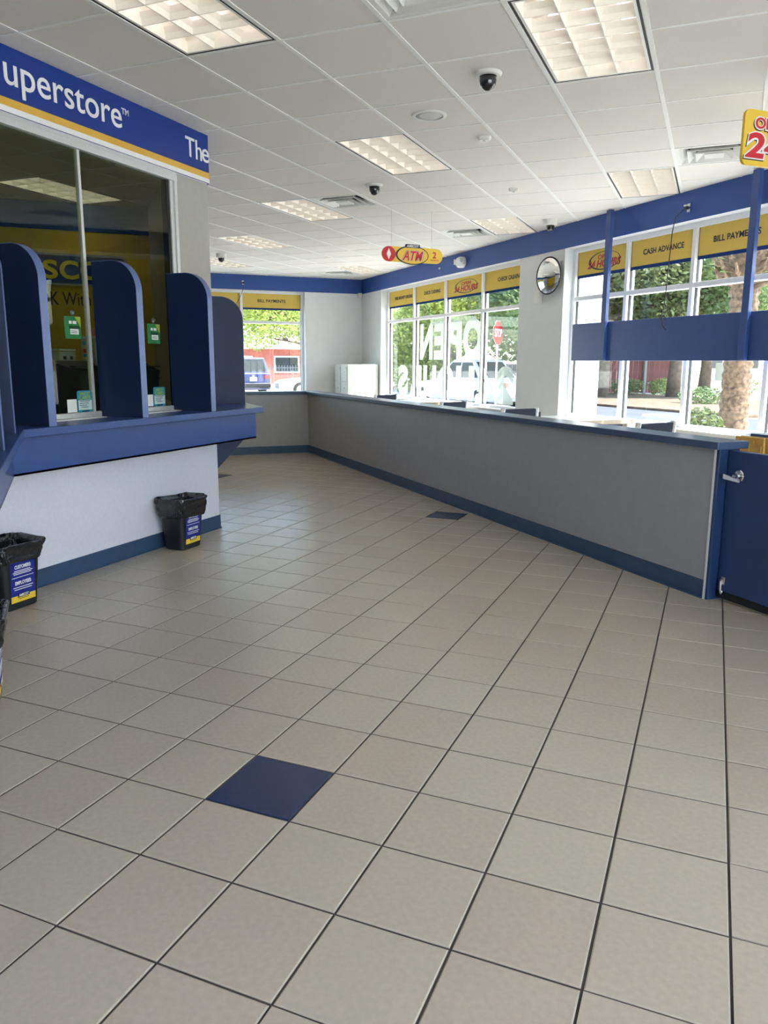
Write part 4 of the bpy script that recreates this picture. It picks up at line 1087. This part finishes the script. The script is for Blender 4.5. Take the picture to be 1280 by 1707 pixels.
def chair(u, v, rz, lab):
    """chrome frame visitor chair with a wide dark back; back runs along local y"""
    t = thing('visitor_chair', lab, 'chair', W(u, v, 0), B45 + rz, 'visitor chairs behind the half wall')
    b = MB(); b.box(-1.3, -0.05, -0.62, 0.62, 1.42, 1.6); b.build('seat', M_seat, t, bevel=0.05, seg=3)
    b = MB(); b.loft([[(-0.18, -0.6, 1.85), (-0.06, -0.6, 1.85), (-0.06, 0.6, 1.85), (-0.18, 0.6, 1.85)], [(-0.06, -0.6, 3.05), (0.06, -0.6, 3.05), (0.06, 0.6, 3.05), (-0.06, 0.6, 3.05)]]); b.build('backrest', M_seat, t, bevel=0.03)
    for s_ in (-1, 1):
        y = s_ * 0.66
        b = MB(); b.tube([(0.0, y, 3.07), (-0.12, y, 1.85), (-0.14, y, 1.5), (-0.1, y, 0.06)], 0.075, 10); b.build('leg', M_chrome, t, smooth=True)
        b = MB(); b.tube([(-1.25, y, 0.06), (-1.25, y, 1.5), (-1.2, y, 2.0), (-1.05, y, 2.12), (-0.1, y, 2.12)], 0.05, 10); b.build('leg', M_chrome, t, smooth=True)
        b = MB(); b.box(-1.1, -0.2, y - 0.09, y + 0.09, 2.14, 2.22); b.build('arm_pad', M_black, t, bevel=0.03)
chair(-24.5, 12.05, 0.42, 'dark-backed chrome chair between the frosted windows and the half wall corner')
chair(-17.95, 12.05, 0.36, 'dark-backed chrome chair on the far side of the near desk')
chair(-13.45, 12.05, 0.12, 'dark-backed chrome chair beside the small dark box near the wall pier')
chair(-7.35, 12.05, 0.2, 'dark-backed chrome chair below the suspended blue panel')
t = thing('desk_organizer', 'small dark open box beyond a chair back near the wall pier', 'box', W(-15.9, 13.4, 2.5), B45)
for args in ((0, 0.8, 0, 0.04, 0, 0.32), (0, 0.8, 0.46, 0.5, 0, 0.32), (0, 0.04, 0.04, 0.46, 0, 0.32), (0.76, 0.8, 0.04, 0.46, 0, 0.32), (0.04, 0.76, 0.04, 0.46, 0, 0.03)):
    b = MB(); b.box(*args); b.build('side', M_black, t)

# ------------------------------------------------------------------ outdoors
ZG = -0.6
M_conc = mat('concrete_pavement', (196, 192, 184), 0.9, var=0.08, scale=0.6)
M_asph = mat('asphalt', (64, 67, 75), 0.95, var=0.15, scale=0.8)
M_mulch = mat('mulch', (92, 76, 62), 0.95, var=0.45, scale=3, bump=0.8, bscale=12)
b = MB(); b.box(-420, 420, -420, 420, ZG - 0.5, ZG); struct(b.build('ground', M_conc, rz=B45))
b = MB(); b.box(-140, 60, 44, 58, ZG, ZG + 0.02); struct(b.build('road', M_asph, rz=B45))
b = MB(); b.box(-140, -48, 58, 84, ZG, ZG + 0.3); struct(b.build('planting_bed', M_mulch, rz=B45, bevel=0.1))
b = MB(); b.box(-100, -70, 36, 44, ZG, ZG + 0.3); struct(b.build('planting_bed', M_mulch, rz=B45, bevel=0.1))
M_curb = mat('yellow_curb_paint', (170, 130, 28), 0.8)
b = MB(); b.box(0, 8.0, 0, 0.5, 0, 0.5); o = b.build('curb', M_curb, None, W(-69.8, 35.4, ZG), B45, bevel=0.05); tag(o, 'yellow painted kerb stone beyond the frosted window', 'curb')
# pillar outside
t = thing('exterior_pillar', 'white rendered pillar just outside the window beside the round mirror', 'pillar', W(-23.45, 20.3, ZG), B45)
M_rend = mat('white_render', (236, 232, 222), 0.85, var=0.03, scale=3, bump=0.3)
b = MB(); b.box(0, 1.3, 0, 1.3, 0.5, 11.2); b.build('shaft', M_rend, t, bevel=0.03)
b = MB(); b.box(-0.12, 1.42, -0.12, 1.42, 0, 0.5); b.build('plinth', M_rend, t, bevel=0.03)

M_bark = mat('bark_grey', (104, 92, 82), 0.95, var=0.3, scale=6, bump=0.8, bscale=20)
def leaf_mat(name, rgb):
    M = mat(name, rgb, 0.6, var=0.35, scale=2.5)
    nt = M.node_tree; N = nt.nodes; L = nt.links; p = N['Principled BSDF']
    tr = N.new('ShaderNodeBsdfTranslucent'); mx = N.new('ShaderNodeMixShader'); mx.inputs[0].default_value = 0.4
    src = p.inputs['Base Color'].links[0].from_socket
    L.new(src, tr.inputs[0]); L.new(p.outputs[0], mx.inputs[1]); L.new(tr.outputs[0], mx.inputs[2]); L.new(mx.outputs[0], N['Material Output'].inputs[0])
    return M
M_leafA = leaf_mat('leaf_yellow_green', (140, 156, 76))
M_leafB = leaf_mat('leaf_mid_green', (98, 118, 76))
M_leafC = leaf_mat('leaf_olive', (100, 112, 72))
def leaves(mb, c, rad, n, size, r_, hollow=0.35):
    for _ in range(n):
        while True:
            d = Vector((r_.uniform(-1, 1), r_.uniform(-1, 1), r_.uniform(-1, 1)))
            if hollow < d.length < 1: break
        p = Vector((c[0] + d.x * rad[0], c[1] + d.y * rad[1], c[2] + d.z * rad[2]))
        a = Vector((r_.gauss(0, 1), r_.gauss(0, 1), r_.gauss(0, 0.6))).normalized()
        b_ = a.cross(Vector((r_.gauss(0, 1), r_.gauss(0, 1), r_.gauss(0, 1)))).normalized()
        s_ = size * r_.uniform(0.6, 1.3)
        mb.add([p - a * s_, p + b_ * s_ * 0.45, p + a * s_, p - b_ * s_ * 0.45], [(0, 1, 2, 3)])
def tree(lab, base, crowns, leafm, n, size, trunk_r, seed, grp='trees outside the windows', th=None):
    """base (u,v); crowns: list of (du,dv,z,ru,rv,rz) clusters"""
    r_ = random.Random(seed)
    t = thing('tree', lab, 'tree', W(*base, ZG), B45, grp)
    zt = th or min(c[2] for c in crowns)
    b = MB(); b.tube([(0, 0, 0), (0.15 * trunk_r, 0.1, zt * 0.4), (-0.2 * trunk_r, 0.1, zt * 0.8), (0, 0, zt)], [trunk_r * 1.25, trunk_r, trunk_r * 0.9, trunk_r * 0.75], 10); b.build('trunk', M_bark, t, smooth=True)
    br = MB(); fo = MB(); tot = sum(c[3] * c[4] * c[5] for c in crowns) ** 1.0
    for c in crowns:
        br.tube([(0, 0, zt * 0.85), (c[0] * 0.45, c[1] * 0.45, zt * 0.85 + (c[2] - zt * 0.85) * 0.6), (c[0] * 0.9, c[1] * 0.9, c[2])], [trunk_r * 0.55, trunk_r * 0.35, trunk_r * 0.12], 7)
        for k in range(4):
            e = (c[0] + r_.uniform(-0.7, 0.7) * c[3], c[1] + r_.uniform(-0.7, 0.7) * c[4], c[2] + r_.uniform(-0.5, 0.6) * c[5])
            br.tube([(c[0] * 0.6, c[1] * 0.6, zt + (c[2] - zt) * 0.6), ((c[0] * 0.6 + e[0]) / 2, (c[1] * 0.6 + e[1]) / 2 + 0.5, (zt + e[2]) / 2 + 1), e], [trunk_r * 0.2, trunk_r * 0.12, 0.04], 5)
        leaves(fo, c, c[3:6], int(2.6 * n * c[3] * c[4] * c[5] / tot), size * 0.62, r_)
    br.build('branch', M_bark, t, smooth=True)
    tag(fo.build('foliage', leafm, t), kind='stuff')
    return t
# behind the second window
tree('oak with pale leaning trunk before the red fence', (-85.8, 70.9), [(-5, 3, 14, 8, 7, 5), (3, 1, 18, 9, 8, 5), (-3, -4, 20, 8, 8, 5), (4, 6, 13, 7, 6, 4)], M_leafC, 5200, 0.75, 0.85, 11)
tree('oak with straight pale trunk before the red fence', (-81.8, 80.4), [(-6, 4, 15, 8, 8, 5), (2, 2, 19, 9, 8, 6), (5, 5, 14, 7, 7, 5), (-2, -5, 21, 8, 8, 4)], M_leafB, 5200, 0.75, 0.85, 12)
tree('bushy light green tree behind the red fence', (-96, 100), [(0, 0, 15, 10, 10, 7), (6, 4, 20, 9, 9, 6), (-8, -6, 12, 8, 8, 6), (-4, -14, 18, 9, 9, 6)], M_leafA, 5200, 0.9, 0.9, 13)
tree('tall green tree far behind the red fence', (-122, 98), [(0, 0, 20, 12, 12, 9), (8, 4, 26, 10, 10, 6), (-8, -6, 15, 10, 10, 6)], M_leafB, 4200, 1.0, 1.0, 14)
# behind the first window
tree('dense light green bushy tree beyond the left frosted pane', (-92, 45), [(0, -1, 8, 6, 5, 5.5), (2, 2, 12, 6, 5, 4), (-1, 0, 4, 6, 5, 3.5)], M_leafA, 4600, 0.55, 0.5, 21)
tree('thin-branched yellow green tree beyond the frosted letters', (-88, 47), [(0, 0, 12, 8, 6, 4.5), (6, 0, 14, 7, 6, 4), (-3, 1, 8.5, 4, 4, 2.5)], M_leafA, 2600, 0.5, 0.35, 22)
tree('open crowned tree with bare twigs beyond the frosted letters', (-77, 54), [(0, -4, 13, 8, 6, 4), (4, -5, 10.5, 5, 4, 2.5)], M_leafC, 1500, 0.5, 0.4, 23)
tree('dark green oak above the stop sign', (-68, 50), [(2, -5, 12.5, 7, 5, 4), (8, -6, 10, 6, 4, 3.5), (3, -2, 16, 8, 6, 4)], M_leafB, 4200, 0.55, 0.6, 24)
tree('broad tree far behind the wooden fence', (-120, 64), [(0, 0, 14, 12, 10, 8), (12, 6, 12, 10, 9, 7)], M_leafB, 2600, 1.0, 0.8, 25)
# behind the far window
tree('sunlit yellow green oak with arching branches beyond the far window', (-95, 33), [(3, -9, 11.5, 6, 5, 3.6), (2, -13, 13, 6, 5, 3.4), (0, -5, 12, 6, 4, 3.6), (-1, -10, 8.3, 4, 3.2, 1.8), (0, -3.5, 9, 4, 3, 2.4)], M_leafA, 4600, 0.42, 0.5, 31, th=7.5)
tree('green tree behind the brick house', (-205, 62), [(0, 0, 20, 16, 12, 9), (0, -20, 18, 14, 12, 9)], M_leafB, 2600, 1.4, 1.2, 32)
# palm
t = thing('palm_tree', 'thick date palm trunk with shaggy top close outside the window', 'palm', W(-21.5, 29.3, ZG), B45)
r_ = random.Random(5)
prof = []
for k in range(45):
    z = k * 0.24; rr = 0.72 - 0.10 * min(z / 6, 1) + (0.05 if k % 2 else -0.03)
    if z > 9.2: rr += 0.22 * (z - 9.2)
    prof.append((rr, z))
M_palm = mat('palm_bark', (100, 82, 67), 0.95, var=0.65, scale=16, bump=1.0, bscale=24)
b = MB(); b.lathe(prof, n=22); b.v = [(x + r_.uniform(-0.04, 0.04), y + r_.uniform(-0.04, 0.04), z + r_.uniform(-0.05, 0.05)) for x, y, z in b.v]; b.build('trunk', M_palm, t, smooth=True)
for k in range(46):
    a = 2.4 * k; z = 8.6 + 0.05 * k; rr = 0.72 + 0.22 * max(0, z - 9.2)
    b = MB(); e = (rr + 0.55) * 1.0
    b.tube([(rr * 0.8 * math.cos(a), rr * 0.8 * math.sin(a), z), (e * math.cos(a), e * math.sin(a), z + 0.15), (e * 1.15 * math.cos(a), e * 1.15 * math.sin(a), z + 0.55)], [0.14, 0.1, 0.05], 5); b.build('frond_stub', M_palm, t)
for k in range(22):
    a = 2.4 * k + 0.3; fr_ = MB(); L_ = r_.uniform(7, 9); lift = r_.uniform(0.2, 1.4)
    prev = None; pts = []
    for s_ in range(9):
        q_ = s_ / 8; rr = 0.6 + L_ * q_; pts.append(Vector((rr * math.cos(a), rr * math.sin(a), 10.6 + lift * L_ * q_ * 0.7 - 4.2 * q_ * q_)))
    fr_.tube(pts, [0.09 * (1 - 0.85 * i / 8) for i in range(9)], 5)
    side = Vector((-math.sin(a), math.cos(a), 0))
    for s_ in range(1, 8):
        for h_ in range(3):
            q_ = pts[s_].lerp(pts[s_ + 1], h_ / 3); ll = 1.6 * math.sin(math.pi * min(0.95, (s_ + h_ / 3) / 8 + 0.12))
            for sg in (-1, 1):
                e = q_ + side * sg * ll + Vector((0, 0, -0.5 * ll)) + (pts[s_ + 1] - pts[s_]).normalized() * 0.6
                w_ = (pts[s_ + 1] - pts[s_]).normalized() * 0.07
                fr_.add([q_ - w_, q_ + w_, e], [(0, 1, 2)])
    fr_.build('frond', M_leafB, t)
# shrubs
def shrub(lab, u, v, ru, rv, h, n, m_, seed, size=0.22):
    r_ = random.Random(seed)
    t = thing('shrub', lab, 'shrub', W(u, v, ZG), B45, 'shrubs outside the windows')
    st = MB()
    for k in range(6): st.tube([(0, 0, 0), (r_.uniform(-.5, .5) * ru, r_.uniform(-.5, .5) * rv, h * 0.6)], [0.06, 0.02], 5)
    st.build('stem', M_bark, t)
    fo = MB(); leaves(fo, (0, 0, h * 0.52), (ru, rv, h * 0.5), n, size, r_, 0.2); tag(fo.build('foliage', m_, t), kind='stuff')
shrub('round light green shrub close outside beside the palm trunk', -20.6, 26.4, 1.1, 1.2, 3.05, 1800, M_leafC, 41, 0.14)
shrub('low green hedge shrub left of the leaning oak trunk', -95, 75.5, 2.4, 2.4, 2.6, 700, M_leafB, 42)
shrub('low green hedge shrub between the two oak trunks', -92.5, 81, 2.8, 2.8, 2.8, 800, M_leafB, 43)
shrub('low green hedge shrub behind the straight oak trunk', -90, 86, 2.6, 2.6, 2.8, 800, M_leafB, 44)
shrub('spreading green shrub at the road edge near the palm', -66, 70.5, 3.2, 2.4, 2.3, 900, M_leafB, 45)
shrub('green shrub behind the road beside the palm trunk', -85, 97, 3.5, 3.0, 3.2, 700, M_leafC, 46)
shrub('green shrub on the bed beyond the palm trunk', -78, 104, 3.5, 3.0, 3.0, 700, M_leafC, 47)
# red board fence (enclosure)
M_redw = mat('red_stained_boards', (98, 60, 62), 0.9, var=0.15, scale=3, rnd=0.1)
t = thing('board_fence', 'red stained board fence behind the hedge across the road', 'fence', W(-102.5, 78.0, ZG), B45 - 0.0)
fb_ = MB(); fb_.box(0, 0.12, 0, 0.85, 0.2, 7.4); fme = fb_.mesh('fence_board')
fdir = Vector((6.0, 16.0, 0)).normalized(); fang = math.atan2(fdir.y, fdir.x)
for k in range(20): link('board', fme, M_redw, t, (fdir.x * 0.9 * k, fdir.y * 0.9 * k, 0.0), fang - math.pi / 2)
for k in (0, 6, 13, 19):
    b = MB(); b.box(0.14, 0.5, 0, 0.4, 0, 7.8); b.build('post', mat('fence_post_grey', (110, 116, 122), 0.6), t, (fdir.x * 0.9 * k, fdir.y * 0.9 * k, 0.0), fang - math.pi / 2)
# utility box and white service building beyond the palm
t = thing('utility_cabinet', 'grey utility cabinet on a post beyond the road', 'cabinet', W(-94, 101, ZG), B45)
b = MB(); b.box(0, 2.2, -0.8, 1.8, 2.2, 5.2); b.build('box', M_grey, t, bevel=0.05)
b = MB(); b.box(0.8, 1.2, 0.3, 0.7, 0, 2.2); b.build('post', M_grey, t)
t = thing('white_building', 'plain white building far beyond the palm trunk', 'building', W(-150, 128, ZG), B45)
b = MB(); b.box(0, 20, 0, 70, 0, 14); b.build('wall', M_rend, t)
b = MB(); b.box(-1, 21, -1, 71, 14, 15); b.build('roof', M_grey, t)
for k in range(6):
    b = MB(); b.box(20, 20.2, 5 + 11 * k, 10 + 11 * k, 4, 9); w = b.build('window', M_gasket, t)
# grey wooden fence beyond the stop sign
t = thing('plank_fence', 'pale weathered plank fence beyond the stop sign', 'fence', W(-82.5, 49.2, ZG), B45)
M_plank = mat('weathered_planks', (116, 108, 106), 0.9, var=0.2, scale=3, rnd=0.12)
fb_ = MB(); fb_.box(0, 0.62, 0, 0.1, 0.1, 4.9); fme2 = fb_.mesh('fence_plank')
for k in range(14): link('plank', fme2, M_plank, t, (0.72 * k, 0.14 * k, 0.0), 0.19)
b = MB(); b.box(0, 10.2, 0.12, 0.3, 4.0, 4.3); b.build('rail', M_plank, t, (0, 0, 0), 0.19)
# stop sign
t = thing('stop_sign', 'red octagonal stop sign on a thin steel post', 'road sign', W(-62.3, 39.7, ZG), B45 + 0.62)
oct_ = [(1.28 * math.cos(math.pi / 8 + math.pi / 4 * k), 8.02 + 1.28 * math.sin(math.pi / 8 + math.pi / 4 * k)) for k in range(8)]
b = MB(); b.prism(oct_, 0.0, 0.02, 'x'); b.build('plate', mat('sign_back', (150, 152, 154), 0.5), t)
b = MB(); b.prism([(x * 0.96, 8.02 + (z - 8.02) * 0.96) for x, z in oct_], 0.02, 0.03, 'x'); b.build('red_face', mat('stop_red', (150, 16, 30), 0.5), t)
text('lettering', 'STOP', M_white, t, (0.032, 0, 8.02), (0, 1, 0), (0, 0, 1), 1.8, 0.8, 0.0, depth=0.006)
b = MB(); b.box(-0.12, 0.0, -0.09, 0.09, 0, 9.0); b.build('post', M_metal, t)

# cars
M_tire = mat('tyre_rubber', (26, 26, 28), 0.85)
M_carglass = mat('car_glass', (30, 38, 42), 0.25, spec=0.25)
def car(lab, loc, rz, paint, L_, Wd, H_, suv, grp='cars parked outside'):
    """car with its rear at local x=0 facing +x; length runs to -x"""
    t = thing('car', lab, 'car', loc, rz, grp)
    hw = Wd / 2; belt = 0.60 * H_
    def sec(x, w, z0, z1, r=0.35): return [(x, -w, z0 + r * .4), (x, -w + r * .3, z0), (x, w - r * .3, z0), (x, w, z0 + r * .4), (x, w, z1 - r * .5), (x, w - r * .6, z1), (x, -w + r * .6, z1), (x, -w, z1 - r * .5)]
    b = MB()
    b.loft([sec(0.0, hw * 0.90, 1.3, belt * 0.96), sec(-0.35, hw * 0.98, 0.9, belt), sec(-L_ * 0.25, hw, 0.8, belt), sec(-L_ * 0.62, hw, 0.8, belt * 0.98), sec(-L_ * 0.78, hw * 0.98, 0.8, belt * 0.93), sec(-L_ * 0.95, hw * 0.92, 0.9, belt * 0.82), sec(-L_, hw * 0.8, 1.2, belt * 0.7)])
    b.build('body', paint, t, smooth='auto')
    xr, xr2 = (-0.25, -0.9) if suv else (-L_ * 0.18, -L_ * 0.32)
    xf, xf2 = (-L_ * 0.52, -L_ * 0.68)
    lo = [(xr, -hw * 0.93, belt * 0.97), (xr, hw * 0.93, belt * 0.97), (xf2, hw * 0.93, belt * 0.97), (xf2, -hw * 0.93, belt * 0.97)]
    hi = [(xr2, -hw * 0.74, H_), (xr2, hw * 0.74, H_), (xf, hw * 0.74, H_), (xf, -hw * 0.74, H_)]
    b = MB(); b.loft([lo, hi]); b.build('cabin', paint, t, bevel=0.12, seg=3)
    def quadpanel(a, b_, c, d, s0, s1, q0, q1, nm, m_, off):
        A, B_, C, D = map(Vector, (a, b_, c, d))
        P = lambda s_, q_: (A.lerp(B_, s_)).lerp(D.lerp(C, s_), q_)
        pts = [P(s0, q0), P(s1, q0), P(s1, q1), P(s0, q1)]
        n = (pts[1] - pts[0]).cross(pts[3] - pts[0]).normalized() * off
        q = MB(); q.add([p + n for p in pts] + [p - n * 0.5 for p in pts], [(0, 1, 2, 3), (7, 6, 5, 4), (0, 4, 5, 1), (1, 5, 6, 2), (2, 6, 7, 3), (3, 7, 4, 0)])
        return q.build(nm, m_, t)
    quadpanel(lo[0], lo[1], hi[1], hi[0], 0.08, 0.92, 0.12, 0.88, 'rear_window', M_carglass, 0.03)
    quadpanel(lo[2], lo[3], hi[3], hi[2], 0.08, 0.92, 0.08, 0.9, 'windshield', M_carglass, 0.03)
    for (a, b_, c, d) in ((lo[1], lo[2], hi[2], hi[1]), (lo[3], lo[0], hi[0], hi[3])):
        quadpanel(a, b_, c, d, 0.08, 0.47, 0.12, 0.86, 'side_window', M_carglass, 0.03); quadpanel(a, b_, c, d, 0.52, 0.93, 0.12, 0.86, 'side_window', M_carglass, 0.03)
    for x in (-L_ * 0.2, -L_ * 0.8):
        for s_ in (-1, 1):
            q = MB(); q.cyl((x, s_ * (hw - 0.55) if s_ > 0 else -hw - 0.02, 1.1), 1.1, 0.57, 'y', 22); wv = q.build('wheel', M_tire, t, smooth='auto')
            q = MB(); q.cyl((x, s_ * (hw + 0.03), 1.1), 0.65, -s_ * 0.04 - 0.01, 'y', 14); q.build('hubcap', M_metal, wv)
    for s_ in (-1, 1):
        q = MB(); q.loft([rrect(0.5, 0.9, 0.1, belt * 0.76, 4, -0.12, s_ * hw * 0.72), rrect(0.5, 1.1, 0.1, belt * 0.9, 4, -0.16, s_ * hw * 0.74)]); q.build('tail_light', mat('tail_light_red', (120, 18, 24), 0.2), t, smooth='auto')
        q = MB(); q.loft([rrect(0.7, 0.8, 0.1, belt * 0.62, 4, -L_ * 0.96, s_ * hw * 0.62), rrect(0.7, 0.8, 0.1, belt * 0.74, 4, -L_ * 0.95, s_ * hw * 0.64)]); q.build('head_light', mat('head_light', (220, 224, 228), 0.1), t, smooth='auto')
    q = MB(); q.box(-0.5, 0.12, -hw * 0.92, hw * 0.92, 1.25, 1.95); q.build('rear_bumper', M_black if suv else paint, t, bevel=0.1)
    q = MB(); q.box(0.0, 0.14, -0.55, 0.55, belt * 0.66, belt * 0.66 + 0.55); q.build('number_plate', M_white, t)
    q = MB(); q.cyl((0.0, 0.0, belt * 0.86), 0.18, 0.1, 'x', 16); q.build('badge', M_chrome, t)
    return t
M_blu = mat('car_paint_blue', (30, 38, 84), 0.25, coat=0.6)
M_wht = mat('car_paint_white', (168, 170, 174), 0.25, coat=0.6)
car('blue sport utility car parked with its rear to the far window', W(-108.5, 25.0, ZG), B45 + 0.2, M_blu, 15.0, 6.2, 5.7, True)
car('white saloon car parked sideways beside the blue car', W(-104.0, 43.2, ZG), B45 + math.pi / 2 - 0.1, M_wht, 15.5, 6.0, 4.9, False)
car('white car parked beyond the frosted window letters', W(-66.0, 44.8, ZG), B45 + 0.25, M_wht, 16.0, 6.2, 5.4, False)
# brick house across the street
t = thing('brick_house', 'low red brick house with white roof across the street', 'house', W(-195, 30, ZG), B45)
M_brick = mat('red_brick', (128, 70, 60), 0.9, var=0.2, scale=4)
b = MB(); b.box(0, 24, 0, 42, 0, 8); b.build('wall', M_brick, t)
b = MB(); b.prism([(8.0, -2.0), (8.0, 26.0), (13.5, 12.0)], -2, 44, 'y'); b.build('roof', mat('white_shingle', (226, 222, 218), 0.9, var=0.08), t)
for y, w_ in ((4, 5), (14, 6), (31, 5)):
    b = MB(); b.box(24.0, 24.2, y, y + w_, 2.6, 6.4); w = b.build('window', M_white, t)
    b = MB(); b.box(24.2, 24.25, y + 0.3, y + w_ - 0.3, 2.9, 6.1); b.build('pane', M_carglass, w)
b = MB(); b.box(24.0, 24.25, 23, 27.5, 0, 7); b.build('door', mat('door_dark', (90, 92, 100), 0.6), t)
b = MB(); b.box(24.0, 24.3, 20.5, 22.5, 0, 8); b.build('pier', M_rend, t)
# iron fence in front of the house
t = thing('iron_fence', 'thin dark iron railing in front of the brick house', 'fence', W(-142, 30, ZG), B45)
M_iron = mat('iron_paint', (70, 74, 82), 0.5)
fb_ = MB(); fb_.box(-0.05, 0.05, -0.05, 0.05, 0, 4.4); fme3 = fb_.mesh('picket')
for k in range(34): link('picket', fme3, M_iron, t, (0, 0.55 * k, 0))
for z in (0.6, 3.9):
    b = MB(); b.box(-0.06, 0.06, 0, 18.2, z, z + 0.12); b.build('rail', M_iron, t)
b = MB(); b.tube([(0, -9.5, 9.8), (0, 15, 9.4), (0, 39.5, 9.8)], 0.06, 6); o = b.build('overhead_cable', M_iron, None, W(-135, 20, 0), B45); tag(o, 'thin dark cable strung above the street beyond the far window', 'cable')
for y in (-10, 40):
    b = MB(); b.cyl((0, 0, 0), 0.4, 13, 'z', 10, 0.3); o = b.build('utility_pole', M_bark, None, (W(-135, 20 + y, ZG)), B45); tag(o, 'wooden pole carrying the cable, ' + ('beyond the booth side' if y < 0 else 'beyond the file cabinets'), 'pole', 'poles across the street')
